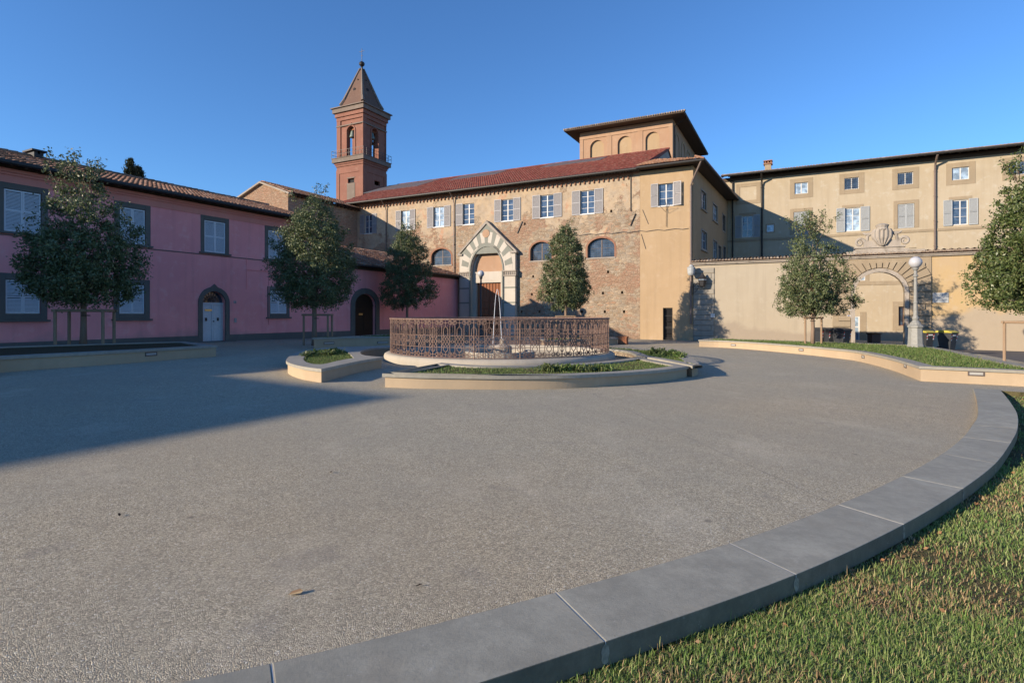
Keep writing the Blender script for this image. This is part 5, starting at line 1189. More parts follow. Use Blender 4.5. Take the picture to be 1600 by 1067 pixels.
OH = crun([[(1091, 531), (1130, 532.2), (1177.5, 534.8), (1255.5, 540.6), (1300, 544.5), (1340, 548.8), (1388.8, 558.5), (1436, 572)], [(1436, 572), (1502.5, 574.8), (1600, 579), (1720, 585)], [(1720, 585), (1640, 575.5), (1590, 567.5), (1550, 560), (1520, 553.5), (1480, 545.5), (1440, 540), (1400, 538), (1300, 534.5), (1180, 530.5), (1110, 528.5)], [(1110, 528.5), (1091, 531)]], .42, 6)
planter('long_right_planter', 'long curved cream planter wall with five wall lights and lawn before the gateway', OH, .42, .42, lights=((1146, 539, .34), (1252, 546.5, .34), (1349, 557.5, .34), (1415, 571.5, .34), (1525, 583.5, .36))); IH = offset(OH, .42)
m = MB(); c = ray(974, 538).to_2d(); m.box(-.30, .26, -.25, .25, 0, .47); m.box(-.34, .30, -.28, .28, .47, .52)
for i in range(5): m.box(-.28+i*.11, -.20+i*.11, -.262, -.25, .03, .45)
o = m.build('litter_box', M['wood'], None, bevel=.01); o.location = (c.x, c.y, gz(*c)); o.rotation_euler = (0, 0, -.4); tag(o, 'small brown wooden box at the end of the planter by the church', 'box')

# ================================================================== FOUNTAIN
FC = Vector((-.45, 20.75)); fz = gz(*FC); FR = 4.02; RH = 1.23; RB0 = .36
F = thing('fountain_basin', 'round pale stone basin of the fountain inside the iron railing', 'fountain', (FC.x, FC.y, fz))
def ring(m, prof, seg=96, mi=0):
    n0 = len(m.v); k = len(prof)
    for i in range(seg):
        a = 2*math.pi*i/seg
        for r, z in prof: m.v.append((r*math.cos(a), r*math.sin(a), z))
    for i in range(seg):
        j = (i+1) % seg
        for p in range(k-1): m.f.append((n0+i*k+p, n0+j*k+p, n0+j*k+p+1, n0+i*k+p+1)); m.m.append(mi)
m = MB(); ring(m, [(FR+.20, -.3), (FR+.21, .10), (FR+.23, .22), (FR+.20, .31), (FR+.12, .355), (FR-.12, .36), (FR-.22, .33), (FR-.24, -.2)]); o = m.build('rim', M['rimst'], F, smooth=True)
m = MB(); ring(m, [(FR-.2, .05), (1.3, .05), (1.3, .34), (1.1, .34), (1.1, .02), (.01, .02)]); m.build('inner_basin', M['rimst'], F)
m = MB(); ring(m, [(FR-.215, .17), (.01, .17)]); o = m.build('water', M['water'], F)
if o.data.polygons[0].normal.z < 0: o.data.flip_normals()
m = MB(); m.lathe([(.35, .0), (.35, .5), (.28, .55), (.12, .6), (.12, .75), (.05, .8)], (0.1, 0, 0), 16); m.build('nozzle', M['oldstone'], F)
RL = thing('fountain_railing', 'round rusty wrought iron railing with scrolls standing on the fountain rim', 'railing', (FC.x, FC.y, fz+RB0))
NP = 54; pw = 2*math.pi*FR/NP
def cyl(x, z, r=FR): a = x/FR; return (r*math.sin(a), -r*math.cos(a), z)
def spiral(cx_, cz, sg, up_, r0=.066, turns=1.25, n=13):
    P_ = []
    for i in range(n):
        t = i/(n-1); a = (math.pi if sg > 0 else 0)-(sg*up_)*t*turns*2*math.pi if True else 0; r_ = r0*(1-.78*t); P_.append((cx_+r_*math.cos(a), cz+r_*math.sin(a)))
    return P_
m = MB(); t_ = .0135; hc = .086; rs = .078
def ln(P_, r_=t_): m.tube([cyl(x, z) for x, z in P_], r_, 4, caps=False)
def curl(sg, cz, up_):                    # scroll that leaves the upright and winds inwards
    return [(sg*(hc-0*rs)+sg*rs*math.sin(a)*(1-.13*a/math.pi)*-1, cz-up_*rs*math.cos(a)*(1-.13*a/math.pi)) for a in [i*math.pi/7 for i in range(0, 25)] for _ in (0,)]
def scroll(sg, cz, up_):
    P_ = []
    for i in range(27):
        a = i/26*math.pi*3.3; r_ = rs*(1-.72*i/26); P_.append((sg*(hc-r_*math.sin(a)), cz-up_*r_*math.cos(a)))
    return P_
for sg in (-1, 1):
    ln([(sg*hc, .70), (sg*hc, 1.10-rs)]+scroll(sg, 1.10, 1)[1:]); ln([(sg*hc, .34), (sg*hc, .12+rs)]+scroll(sg, .12, -1)[1:])
    ln([(sg*hc, .34), (sg*hc, .70)], .010)
bx = pw/2; bw = bx-hc
for sg in (-1, 1):                        # house shaped bracket, lattice and Y foot between two scroll pairs
    ln([(bx+sg*.078, .70), (bx+sg*.078, .90), (bx, .985), (bx, 1.17)]); ln([(bx+sg*.078, .34), (bx+sg*.078, .26), (bx, .19), (bx, .04)])
    ln([(bx, 1.10), (bx+sg*(bw-rs), 1.10)]); ln([(bx, .12), (bx+sg*(bw-rs), .12)])
    for k in range(-1, 3):
        x0 = -bw+2*bw*k/3; P_ = [(x0, .36), (x0+4*bw/3, .68)]
        (xa, za), (xb, zb2) = P_; sl2 = (zb2-za)/(xb-xa)
        if xa < -bw: za += (-bw-xa)*sl2; xa = -bw
        if xb > bw: zb2 -= (xb-bw)*sl2; xb = bw
        if xb > xa: ln([(bx+sg*xa, za), (bx+sg*xb, zb2)], .011)
ln([(.040*math.cos(a), .52+.040*math.sin(a)) for a in [i*math.pi/4 for i in range(9)]], .010); ln([(-hc, .52), (-.04, .52)], .009); ln([(.04, .52), (hc, .52)], .009)
for z_ in (.34, .70): ln([(-pw/2, z_), (pw/2, z_)], .012)
ln([(-pw/2, .028), (pw/2, .028)], .016)
panel = m.build('scroll_panel', M['rail'], RL)
for i in range(1, NP):
    c = panel.copy(); COL.objects.link(c); c.parent = RL; c.rotation_euler = (0, 0, 2*math.pi*i/NP)
m = MB(); ring(m, [(FR-.03, RH-.05), (FR+.03, RH-.05), (FR+.035, RH-.02), (FR+.02, RH), (FR-.02, RH), (FR-.035, RH-.02), (FR-.03, RH-.05)], 108); m.build('handrail', M['rail'], RL)
for i in range(18):
    a = 2*math.pi*(i+.5)/18; m = MB(); m.tube([(FR*math.sin(a), -FR*math.cos(a), -.05), (FR*math.sin(a), -FR*math.cos(a), RH-.03)], .02, 5); m.build('post', M['rail'], RL)
m = MB(); a = (-.30, -.2); 
for (x0, x1, top) in ((-.22, .12, 2.55), ):
    P_ = []
    for i in range(33):
        t = i/32*2-1; P_.append((x0+(x1-x0)*(i/32), 0, .45+(top-.45+.1)*(1-abs(t)**2.0)))
    m.tube(P_, [.006+.005*abs(i/32*2-1) for i in range(33)], 6)
o = m.build('water_jet', M['jet'], None, smooth=True); o.location = (FC.x-.05, FC.y, fz); tag(o, 'thin narrow arching jet of water rising above the fountain railing', 'water jet')
# ================================================================== TREES
def leaves(C_, n_per, rad, ll, lw, up=.25, rng=RNG):
    """many small leaf faces around cluster centres"""
    N_ = len(C_)*n_per; c = np.repeat(C_, n_per, 0)+rng.normal(0, 1, (N_, 3))*np.repeat(rad, n_per)[:, None]*.62
    d = rng.normal(0, 1, (N_, 3)); d[:, 2] += up; d /= np.linalg.norm(d, axis=1)[:, None]
    e = rng.normal(0, 1, (N_, 3)); e -= (e*d).sum(1)[:, None]*d; e /= np.linalg.norm(e, axis=1)[:, None]
    s_ = rng.uniform(.65, 1.25, N_)[:, None]; n_ = np.cross(d, e)
    V = np.empty((N_, 4, 3)); V[:, 0] = c-d*ll*.5*s_; V[:, 1] = c+e*lw*.5*s_+n_*lw*.12; V[:, 2] = c+d*ll*.5*s_; V[:, 3] = c-e*lw*.5*s_+n_*lw*.12
    return V.reshape(-1, 3), np.arange(N_*4).reshape(-1, 4)
def lump(p, k, ph):
    return (np.sin(p[:, 0]*k+ph)+np.sin(p[:, 1]*k*1.13+ph*2)+np.sin(p[:, 2]*k*.9+ph*3)+.7*np.sin((p[:, 0]+p[:, 2])*k*1.9+ph*5)+.7*np.sin((p[:, 1]-p[:, 2])*k*2.1+ph*7))/4.4
def oak(x, y, zb, trunk_h, R_, H, prof, label, seed, ncl=650, nper=46, ll=.115, lw=.05, tr=.10, shoots=0, mat='leaf', thin=0, off=(0, 0), gap=.0):
    rng = np.random.default_rng(seed)
    R_ *= .88; t = thing('oak_tree', label, 'tree', (x, y, zb), 0, 'clipped young oaks around the square')
    hs, rs = zip(*prof)
    C_ = []
    while len(C_) < ncl:
        k = 4000; u = rng.uniform(0, 1, k); a = rng.uniform(0, 2*math.pi, k); q = rng.uniform(0, 1, k)**.42
        r = np.interp(u, hs, rs)*R_*q*(1+.17*np.sin(3*a+seed)+.10*np.sin(5*a+u*9+seed))
        p = np.stack([r*np.cos(a)+off[0]*u, r*np.sin(a)+off[1]*u, trunk_h+u*H], 1)
        keep = (rng.uniform(0, 1, k) < np.interp(u, hs, rs)**1.3+.03) & (lump(p, 2.4, seed) > -.30+gap) & ((q > .45) | (rng.uniform(0, 1, k) < .5))
        if thin: keep &= rng.uniform(0, 1, k) > thin*np.clip(u*1.25-.2, 0, 1)**1.2
        C_ += list(p[keep][:260])
    C_ = np.array(C_[:ncl]); V, F_ = leaves(C_, int(nper*1.25), rng.uniform(.10, .25, len(C_)), ll, lw, rng=rng)
    nS = 0; extra = []
    m = MB(); top = trunk_h+H*.75; P_ = [(0, 0, -.1), (.015, 0, trunk_h*.5), (0, .02, trunk_h), (off[0]*.3, off[1]*.3, trunk_h+H*.4), (off[0]*.7, off[1]*.7, top)]
    m.tube(P_, [tr*1.25, tr, tr*.9, tr*.5, tr*.15], 9)
    for i in rng.choice(len(C_), 70, replace=False):
        c = C_[i]; z0 = trunk_h+max(.0, (c[2]-trunk_h)*rng.uniform(.25, .55)); rr = tr*(.5-.35*(z0-trunk_h)/H)
        mid = (c[0]*.5, c[1]*.5, z0+(c[2]-z0)*.45+.05); m.tube([(0, 0, z0), mid, tuple(c)], [rr, rr*.55, .008], 5)
    for i in range(shoots):
        a = rng.uniform(0, 2*math.pi); r0 = R_*rng.uniform(.05, .5); z0 = trunk_h+H*rng.uniform(.80, .96); x0, y0 = r0*math.cos(a), r0*math.sin(a)
        L_ = rng.uniform(.5, 1.15); dx, dy = rng.normal(0, .3, 2); pts = [(x0, y0, z0), (x0+dx*L_*.5, y0+dy*L_*.5, z0+L_*.5), (x0+dx*L_*1.3, y0+dy*L_*1.3, z0+L_)]
        m.tube(pts, [.012, .009, .004], 4)
        for k in range(8):
            f = .35+.65*k/7; extra.append((x0+dx*L_*1.3*f+rng.normal(0, .05), y0+dy*L_*1.3*f+rng.normal(0, .05), z0+L_*f+rng.normal(0, .05)))
    m.build('trunk', M['bark'], t, smooth=True)
    if extra:
        V2, F2 = leaves(np.array(extra), 9, np.full(len(extra), .12), ll, lw, rng=rng); F_ = np.vstack([F_, F2+len(V)]); V = np.vstack([V, V2])
    npmesh('crown', V, F_, M[mat], t)
    return t
PR1 = [(0, .55), (.08, .92), (.2, 1.0), (.35, .90), (.5, .78), (.65, .66), (.8, .50), (.92, .30), (1, .08)]
PR0 = [(0, .5), (.08, .88), (.2, 1.0), (.36, .97), (.5, .89), (.64, .74), (.78, .53), (.9, .32), (1, .1)]
PR2 = [(0, .5), (.08, .85), (.2, 1.0), (.4, .96), (.55, .85), (.7, .66), (.85, .42), (1, .10)]
PR3 = [(0, .45), (.1, .92), (.25, 1.0), (.4, .88), (.55, .78), (.7, .66), (.85, .45), (1, .08)]
PR4 = [(0, .6), (.08, .95), (.2, 1.0), (.35, .95), (.5, .85), (.65, .72), (.8, .58), (.92, .38), (1, .1)]
def tpos(px, D): x = (px-800)/FP*D; return x, D
def zat(py, D): return HC+(HY-py)/FP*D
def place(px, D, h): x, y = tpos(px, D); return x, y, gz(x, y)+h
def mk(px, D, h, ybot, ytop, wpx, label, seed, prof, **k):
    x, y, z = place(px, D, h); th = zat(ybot, D)-z; H = zat(ytop, D)-zat(ybot, D); return oak(x, y, z, th, wpx/2/FP*D, H, prof, label, seed, **k)
mk(130, 20.7, .36, 476, 268, 182, 'broad bushy oak inside a four post frame before the pink house', 11, PR0, ncl=620, nper=42, shoots=14, thin=.8, gap=-.05, ll=.12, lw=.055)
mk(491, 28.5, .0, 478, 306, 146, 'dense egg shaped oak between the pale door and the dark arched door', 5, PR2, ncl=860, nper=46, gap=-.25, shoots=4, thin=.1, tr=.12)
mk(636, 42.0, .1, 482, 352, 94, 'narrow dark oak behind the left end of the fountain railing', 8, PR3, ncl=560, nper=46, gap=-.25, shoots=3, thin=.2, ll=.13, lw=.06)
mk(884, 37.5, .36, 482, 350, 86, 'slim pointed oak in front of the stone church wall right of the portal', 12, PR3, ncl=560, nper=46, gap=-.25, shoots=3, thin=.2, ll=.13, lw=.06)
mk(1270, 31.0, .37, 492, 345, 122, 'thin topped oak in the lawn in front of the pale garden wall', 15, PR4, ncl=470, nper=42, shoots=20, thin=.96, mat='leaf', ll=.125, lw=.058)
mk(1624, 22.0, .0, 482, 262, 192, 'sunlit leafy oak cut by the right edge of the picture', 21, PR1, ncl=840, nper=46, gap=-.2, shoots=16, thin=.65, mat='leafy', ll=.13, lw=.062)
for i, (s_, hh) in enumerate(((-45.5, 9.2), (-53, 8.9), (-63, 9.3))):  # unseen trees added to make the shade edge on the gravel ragged
    pp = (P.P[0]+P.d[0]*s_+P.n[0]*-3, P.P[1]+P.d[1]*s_+P.n[1]*-3)
    oak(pp[0], pp[1], gz(*pp), 3.0, 2.4, hh-3.0, PR1, ('tree nearest the pink house in the row beyond the left edge', 'middle tree of the row beyond the left edge', 'farthest tree of the row beyond the left edge')[i], 50+i, ncl=260, nper=22, ll=.2, lw=.1, tr=.16)
def stakes(px, D, h, dx, dy, H, n4, label, rot=0.0):
    x, y, z = place(px, D, h); t = thing('stake_frame', label, 'tree stakes', (x, y, z), rot, 'wooden frames staking the oaks')
    P_ = [(-dx, -dy), (dx, -dy), (dx, dy), (-dx, dy)] if n4 else [(-dx, -.05), (dx, -.05), (dx*1.0, .6)]
    for (a, b_) in P_:
        m = MB(); m.tube([(a, b_, -.3), (a, b_, H)], .055, 9); m.build('post', M['stake'], t, smooth=False)
    n = len(P_)
    for i in range(n if n4 else n-1):
        a, b_ = P_[i], P_[(i+1) % n]; u = Vector((b_[0]-a[0], b_[1]-a[1])).normalized()*.10
        m = MB(); m.tube([(a[0]-u.x, a[1]-u.y, H+.03), (b_[0]+u.x, b_[1]+u.y, H+.03)], .055, 8); m.build('crossbar', M['stake'], t)
    m = MB(); m.tube([(.13*math.cos(k*math.pi/6), .13*math.sin(k*math.pi/6), H-.15) for k in range(13)], .018, 5); m.build('tie_band', M['iron'], t)
stakes(134, 20.7, .36, .72, .62, 1.22, True, 'four post dark wooden frame around the broad oak by the pink house', .35)
stakes(494, 28.5, 0, .62, .5, 1.55, False, 'wooden frame staking the egg shaped oak near the dark arched door')
stakes(637, 42.0, .1, .55, .5, 1.2, False, 'wooden frame staking the narrow oak behind the fountain')
stakes(884, 37.5, .36, .62, .5, 1.35, False, 'wooden frame staking the slim oak by the church wall')
stakes(1270, 31.0, .37, .5, .5, 1.45, False, 'sunlit wooden frame staking the oak before the pale garden wall', .15)
stakes(1625, 22.0, 0, .80, .7, 1.7, True, 'sunlit wooden post frame at the right edge of the picture', .1)
for i, (px, D, top, h_, lab) in enumerate(((203, 46, 250, 9, 'taller of two dark cypress tops behind the pink house roof'), (216, 47, 262, 8.5, 'shorter of two dark cypress tops behind the pink house roof'))):
    x, y = tpos(px, D); z = gz(x, y); t = thing('cypress_tree', lab, 'tree', (x, y, z), 0, 'cypresses behind the pink house'); H = zat(top, D)-z
    rng = np.random.default_rng(40+i); u = rng.uniform(.08, 1, 900); a = rng.uniform(0, 6.283, 900); r = .95*np.sqrt(1-u**2.2)*rng.uniform(.4, 1, 900)*(1+.25*np.sin(a*3+u*14))
    C_ = np.stack([r*np.cos(a), r*np.sin(a), u*H], 1); V, F_ = leaves(C_, 22, np.full(900, .16), .26, .05, up=2.2, rng=rng); npmesh('crown', V, F_, M['cyp'], t)
    m = MB(); m.tube([(0, 0, -.2), (0, 0, H*.9)], [.2, .03], 8); m.build('trunk', M['bark'], t)
# ================================================================== LAMPS
def globe_lamp(px, D, h, ytop, label, gmat, pedestal, gr):
    x, y, z = place(px, D, h); t = thing('street_lamp', label, 'street lamp', (x, y, z)); H = zat(ytop, D)-z-2*gr
    if pedestal:
        m = MB()
        m.lathe([(.37, -.3), (.37, .08), (.34, .12), (.31, .95), (.36, .98), (.36, 1.06), (.27, 1.12)], (0, 0, 0), 8); m.build('pedestal', M['oldstone'] if False else M['lampst'], t)
        m = MB(); m.lathe([(.27, 1.12), (.23, 1.2), (.12, 1.34), (.15, 1.45), (.10, 1.6), (.09, 2.2), (.11, 2.24), (.085, 2.3), (.07, H-.45), (.12, H-.42), (.12, H-.36), (.075, H-.32), (.075, H-.12), (.13, H-.06), (.15, H+.02)], (0, 0, 0), 14)
    else:
        m = MB(); m.lathe([(.24, -.2), (.24, .15), (.2, .2), (.16, .8), (.18, .84), (.09, 1.0), (.075, 1.7), (.06, H-.6), (.1, H-.56), (.14, H-.5), (.07, H-.44), (.06, H-.2), (.12, H-.08), (.14, H+.02)], (0, 0, 0), 12)
    m.build('post', M[gmat], t, smooth=False)
    m = MB(); n = 12; m.lathe([(gr*math.sin(math.pi*(i+.3)/n), H+gr-gr*math.cos(math.pi*(i+.3)/n)) for i in range(n)], (0, 0, 0), 20); m.build('globe', M['globe'], t, smooth=True)
    return t
globe_lamp(1430.5, 28.4, .44, 401, 'grey street lamp with white globe on a stone like pedestal right of the gateway', 'lampst', True, .30)
globe_lamp(751.5, 43, .0, 422.5, 'dark street lamp with white globe in front of the church portal', 'lampdk', False, .26)
x, y = tpos(1084, 42.6); z = zat(450, 42.6); t = thing('wall_lantern', 'black iron lantern on a scrolled bracket at the corner of the ochre house', 'lantern', (x, y, z))
m = MB(); m.tube([(0, .3, .1), (.05, -.05, .15), (.2, -.25, .35), (.45, -.3, .3), (.52, -.3, .1)], .03, 6); m.tube([(0, .2, -.5), (0, .05, .3)], .03, 6); m.tube([(.0, .1, -.4), (.2, -.1, -.2), (.32, -.2, .1), (.2, -.2, .2)], .02, 5); m.build('bracket', M['iron'], t)
m = MB(); m.lathe([(.06, .0), (.2, .06), (.22, .1), (.32, .62), (.36, .66), (.30, .72), (.14, .92), (.10, 1.0), (.03, 1.12)], (.55, -.3, .05), 6); ln_ = m.build('lantern_frame', M['iron'], t)
m = MB(); m.lathe([(.212, .12), (.318, .6)], (.55, -.3, .05), 6, 0); m.build('glass', M['glassl'], ln_)
x, y = tpos(1080, 42.5); z = zat(428, 42.5); m = MB(); m.lathe([(.05, -.15), (.2, -.1), (.27, .05), (.3, .45), (.32, .5), (.2, .55), (.1, .7), (.03, .72)], (0, 0, 0), 12); m.tube([(0, 0, .5), (0, .4, .65)], .03, 5)
o = m.build('flood_lamp', M['plaqueg']); o.location = (x, y, z); tag(o, 'pale grey wall lamp fixed to the downpipe above the iron lantern', 'lamp')
# ================================================================== BINS
def wheelie(px, D, h, label, group, lid, s=1.0, rot=0.0):
    x, y, z = place(px, D, h); t = thing('wheelie_bin', label, 'bin', (x, y, z), rot, group)
    m = MB(); n0 = len(m.v); w0, d0, w1, d1 = .24*s, .26*s, .31*s, .38*s; H = 1.0*s
    m.v += [(-w0, -d0, .04), (w0, -d0, .04), (w0, d0, .10), (-w0, d0, .10), (-w1, -d1, H*.97), (w1, -d1, H*.97), (w1, d1, H*.97), (-w1, d1, H*.97)]
    for f in ((0,3,2,1),(0,1,5,4),(1,2,6,5),(2,3,7,6),(3,0,4,7),(4,5,6,7)): m.f.append(f); m.m.append(0)
    m.box(-w1-.02, w1+.02, -d1-.02, d1+.03, H*.93, H*.97); m.build('body', M['binp'], t, bevel=.02)
    m = MB(); m.prism([(-d1-.04, H*.975), (d1+.02, H*.975), (d1+.02, H*1.07), (d1*.3, H*1.12), (-d1*.5, H*1.09), (-d1-.04, H*1.01)], -w1-.03, w1+.03)
    m.tube([(-w1*.8, d1+.08, H*1.02), (w1*.8, d1+.08, H*1.02)], .018, 6); m.build('lid', M[lid], t, bevel=.015)
    for sg in (-1, 1):
        m = MB(); m.tube([(sg*(w0+.01), d0+.02, .1), (sg*(w0+.06), d0+.02, .1)], .1, 14); m.build('wheel', M['iron'], t)
        m = MB()
        for k in range(4):
            za = H*(.52+.09*k); yo = -d0-(d1-d0)*(za/H)-.012; y2 = -d0-(d1-d0)*((za+.09*H)/H)-.012; xo = sg*(w0+(w1-w0)*za/H-.05)
            m.poly([(xo-.035, yo, za), (xo+.035, yo, za+.03), (xo+.035, y2, za+.09*H+.03), (xo-.035, y2, za+.09*H)], k % 2)
        m.build('reflective_stripe', [M['refl'], M['reflr']], t, recalc=False)
    m = MB(); za = H*.80; yo = -d0-(d1-d0)*.80-.012
    if lid == 'lidy':
        for k in range(5): m.box(-.13+k*.055, -.09+k*.055, yo-.006, yo, za, za+.07)
        m.build('white_lettering', M['refl'], t)
wheelie(1284, 35.0, .07, 'dark wheelie bin half hidden behind the staked oak trunk', 'dark bins by the pale garden wall', 'binp', 1.08, .2)
wheelie(1296, 34.6, .07, 'dark wheelie bin in the middle of the row right of the staked oak', 'dark bins by the pale garden wall', 'binp', 1.08, .1)
wheelie(1315, 34.0, .07, 'dark wheelie bin closest to the left pier of the gateway', 'dark bins by the pale garden wall', 'binp', 1.10, .35)
wheelie(1446, 30.9, .26, 'black bin with yellow lid right beside the lamp pedestal', 'yellow lidded bins by the ochre wall', 'lidy', .88, .15)
wheelie(1480, 29.5, .22, 'black bin with yellow lid farther from the lamp and nearer the road', 'yellow lidded bins by the ochre wall', 'lidy', .96, .4)
x, y, z = place(1365.5, 45, -.05); t = thing('brown_bin', 'small brown box bin seen through the arched gateway', 'bin', (x, y, z+.0))
m = MB(); m.box(-.36, .36, -.3, .3, 0, .75); m.build('body', M['binbr'], t, bevel=.02); m = MB(); m.prism([(-.36, .75), (.34, .75), (.34, .86), (-.36, .79)], -.42, .42); m.build('lid', M['woodd'], t)
# ================================================================== GRASS
def blades(name, X, Y, Z, ln_, wd, mat, lean=.5, rng=RNG, seg=2, parent=None, label=None):
    n = len(X); a = rng.uniform(0, 2*math.pi, n); L_ = ln_*rng.uniform(.4, 1.35, n)*np.where(rng.uniform(0, 1, n) < .04, 1.9, 1); w_ = wd*rng.uniform(.6, 1.3, n); le = np.abs(rng.normal(0, lean, n))+.1
    b0 = a+rng.uniform(-.9, .9, n)+math.pi/2; dx, dy = np.cos(a), np.sin(a); ex, ey = np.cos(b0), np.sin(b0)
    V = np.empty((n, 6, 3))
    for k, (f, ww) in enumerate(((0, 1), (.55, .8), (1, .12))):
        hx_ = L_*f*np.sin(le*f); hz = L_*f*np.cos(le*f*1.1)
        for j, sg in enumerate((-1, 1)):
            V[:, k*2+j, 0] = X+dx*hx_+ex*sg*w_*ww/2; V[:, k*2+j, 1] = Y+dy*hx_+ey*sg*w_*ww/2; V[:, k*2+j, 2] = Z+hz
    base = np.arange(n)[:, None]*6; F_ = np.concatenate([base+np.array([0, 1, 3, 2]), base+np.array([2, 3, 5, 4])], 1).reshape(-1, 4)
    o = npmesh(name, V.reshape(-1, 3), F_, mat, parent); o['kind'] = 'stuff'
    return o
def gzv(X, Y): return GA*np.clip(X, -30, 45)+GB*np.clip(Y, -20, 65)
LD = -.125
lp = [p+(p-q).normalized()*-.02 for p, q in zip(SO, SI)]
lawn_poly = lp+[far_[0], far_[1], Vector((38, far_[1].y-5)), Vector((38, -8)), Vector((-3, -8)), Vector((lp[0].x, lp[0].y))]
me_pts = lawn_poly
sheet('lawn_soil', me_pts, LD, M['turf'])
rng = np.random.default_rng(99); Xs = []; 
for (n, r0, r1) in ((260000, 1.8, 4.5), (270000, 4.5, 9), (150000, 9, 18)):
    r = np.sqrt(rng.uniform(r0**2, r1**2, n)); a = rng.uniform(-.15, 1.05, n); Xs.append(np.stack([r*np.sin(a), r*np.cos(a)], 1))
Q = np.vstack(Xs); ok = inpoly(lawn_poly, Q[:, 0], Q[:, 1]); Q = Q[ok]; kx = Q[:, 0]/np.maximum(Q[:, 1], .1); Q = Q[(kx < 1.15) & (Q[:, 1] > 1.9)]
p3 = np.stack([Q[:, 0], Q[:, 1], np.zeros(len(Q))], 1); dens = lump(p3, 3.1, 2.0)+.6*lump(p3, 8.3, 5.0)
keep = rng.uniform(0, 1, len(Q)) < np.clip(.74+dens*.8, .34, 1); Q = Q[keep]; dens = dens[keep]
dist = np.hypot(Q[:, 0], Q[:, 1]); dry = rng.uniform(0, 1, len(Q)) < np.clip(.13-dens*.6, .04, .8)
G_ = Q[~dry]; blades('lawn_grass', G_[:, 0], G_[:, 1], gzv(G_[:, 0], G_[:, 1])+LD-.005, .038, .0042*np.clip(np.hypot(G_[:, 0], G_[:, 1])/4, 1, 3), M['grass'], lean=1.05, rng=rng)
D_ = Q[dry]; blades('dry_grass', D_[:, 0], D_[:, 1], gzv(D_[:, 0], D_[:, 1])+LD+.004, .042, .0040*np.clip(np.hypot(D_[:, 0], D_[:, 1])/4, 1, 3), M['dry'], lean=1.35, rng=rng)
E_ = np.array([(p.x, p.y) for p in SO]); ki = rng.integers(8, len(E_)-1, 420); off_ = np.abs(rng.normal(0, .35, 420))+.03
nv_ = np.array([((SO[k]-SI[k]).normalized().x, (SO[k]-SI[k]).normalized().y) for k in ki]); LP = E_[ki]+nv_*off_[:, None]+rng.normal(0, .08, (420, 2))
LP = LP[inpoly(lawn_poly, LP[:, 0], LP[:, 1])]; c3 = np.stack([LP[:, 0], LP[:, 1], gzv(LP[:, 0], LP[:, 1])+LD+.022], 1)
V, F_ = leaves(c3, 1, np.full(len(c3), .004), .040, .022, up=0, rng=rng); V[:, 2] = np.maximum(V[:, 2], gzv(V[:, 0], V[:, 1])+LD+.006)
o = npmesh('leaf_litter', V, F_, M['litter']); o['kind'] = 'stuff'
def fill_grass(name, poly, h, dens_, ln_, wd, mat, lean=.5):
    xs_ = [p.x for p in poly]; ys_ = [p.y for p in poly]; A_ = (max(xs_)-min(xs_))*(max(ys_)-min(ys_)); n = int(A_*dens_)
    X = rng.uniform(min(xs_), max(xs_), n); Y = rng.uniform(min(ys_), max(ys_), n); k = inpoly(poly, X, Y); X, Y = X[k], Y[k]
    p3 = np.stack([X, Y, 0*X], 1); k = rng.uniform(0, 1, len(X)) < np.clip(.75+lump(p3, 2.3, 3)*.8, .1, 1); X, Y = X[k], Y[k]
    blades(name, X, Y, gzv(X, Y)+h, ln_, wd, mat, lean, rng)
fill_grass('planter_grass', IA, hA-.06, 900, .050, .014, M['grassg'])
fill_grass('planter_grass', IB, .27, 800, .08, .016, M['grassg'])
fill_grass('planter_grass', IC, .27, 1500, .055, .011, M['grassg'])
fill_grass('planter_grass', IE, .44, 350, .09, .024, M['grassg'])
fill_grass('planter_grass', IF, .34, 300, .09, .024, M['grassg'])
IHc = [p for p in IH]; fill_grass('planter_grass', IHc, .36, 420, .085, .022, M['grassg'])
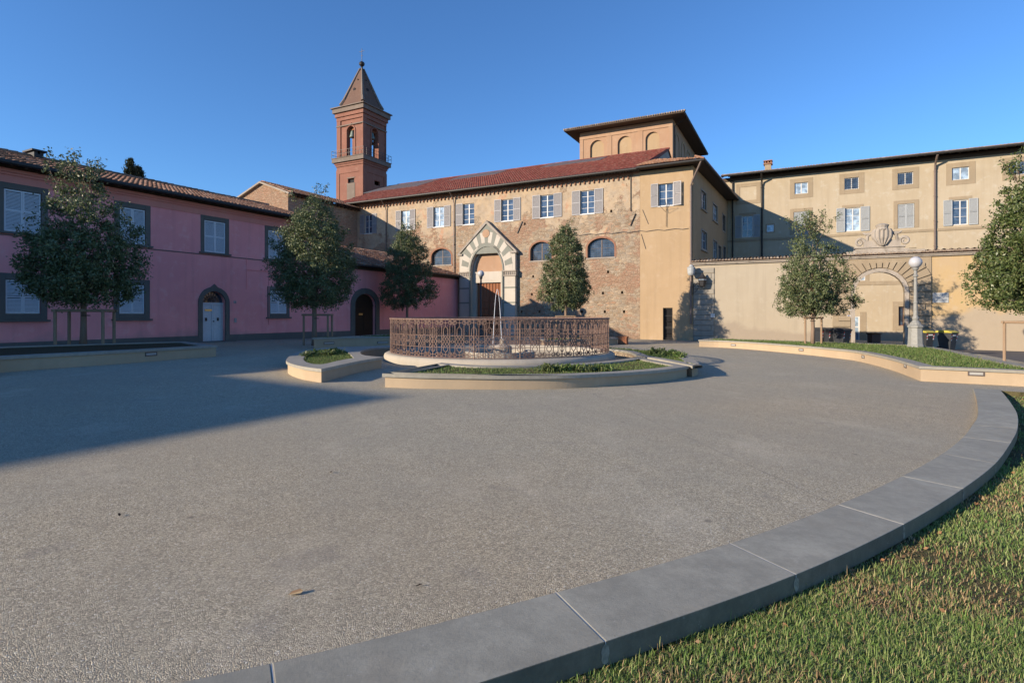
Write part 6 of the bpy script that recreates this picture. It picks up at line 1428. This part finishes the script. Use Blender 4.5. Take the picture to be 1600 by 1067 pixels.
# low leafy plants in the planters
def clump(px, py, h, r_, hh, n, label, i):
    p = ray(px, py, h); rg = np.random.default_rng(200+i); t = thing('leafy_plant', label, 'plant', (p.x, p.y, p.z-.04), 0, 'low leafy plants in the planters')
    a = rg.uniform(0, 6.283, n); X = rg.normal(0, r_*.5, n); Y = rg.normal(0, r_*.5, n)
    V, F_ = leaves(np.stack([X, Y, rg.uniform(.02, hh, n)], 1), 7, np.full(n, .05), .13, .035, up=1.0, rng=rg); npmesh('leaves', V, F_, M['grassg'] if i % 3 else M['leafy'], t)
    m = MB()
    for k in range(6): m.tube([(X[k]*.3, Y[k]*.3, -.03), (X[k], Y[k], hh*.7)], .006, 4)
    m.build('stem', M['leaf'], t)
pl = [(858, 576.5, hA, 'left of the dark strip behind the front cap'), (880, 577, hA, 'second from the left in the crescent planter'), (905, 576.5, hA, 'under the middle of the railing'), (922, 577.5, hA, 'fourth in the crescent planter row'), (940, 577, hA, 'rightmost of the row in the crescent planter'),
      (1019, 552, .33, 'leftmost in the planter behind'), (1032, 552.5, .33, 'in the middle of the planter behind'), (1048, 555, .33, 'near the outer edge of the planter behind'), (1060, 558, .33, 'rightmost in the planter behind'),
      (484, 556, .33, 'at the tip of the pointed planter'), (500, 552.5, .33, 'at the back of the pointed planter'), (524, 550, .33, 'nearest the wide cap of the pointed planter'), (512, 553, .33, 'in the middle of the pointed planter')]
for i, (px, py, h, lab) in enumerate(pl): clump(px, py, h, .22 if i != 9 else .16, .20 if 4 < i < 9 else .12, 55, 'low green leafy plant '+lab, i)
# fallen leaves
for i, (px, py, lab) in enumerate(((462, 927, 'curled brown leaf lying on the gravel below the centre left'), (187, 805, 'small dark leaf on the gravel at the left'), (655, 915, 'tiny dark leaf on the gravel near the kerb'), (517, 738, 'tiny dark leaf far out on the gravel'))):
    p = ray(px, py, .006); m = MB(); s_ = .022 if i else .04
    m.poly([(-s_, 0, .002), (-s_*.3, -s_*.5, .008), (s_*.7, -s_*.3, .003), (s_, .0, .012)]); m.poly([(-s_, 0, .002), (s_, 0, .012), (s_*.6, s_*.45, .016), (-s_*.4, s_*.5, .01)])
    o = m.build('fallen_leaf', M['dry'] if not i else M['woodd']); o.location = p; o.rotation_euler = (0, 0, i*1.7+.4); tag(o, lab, 'leaf', 'fallen leaves on the gravel')
bpy.context.view_layer.update()
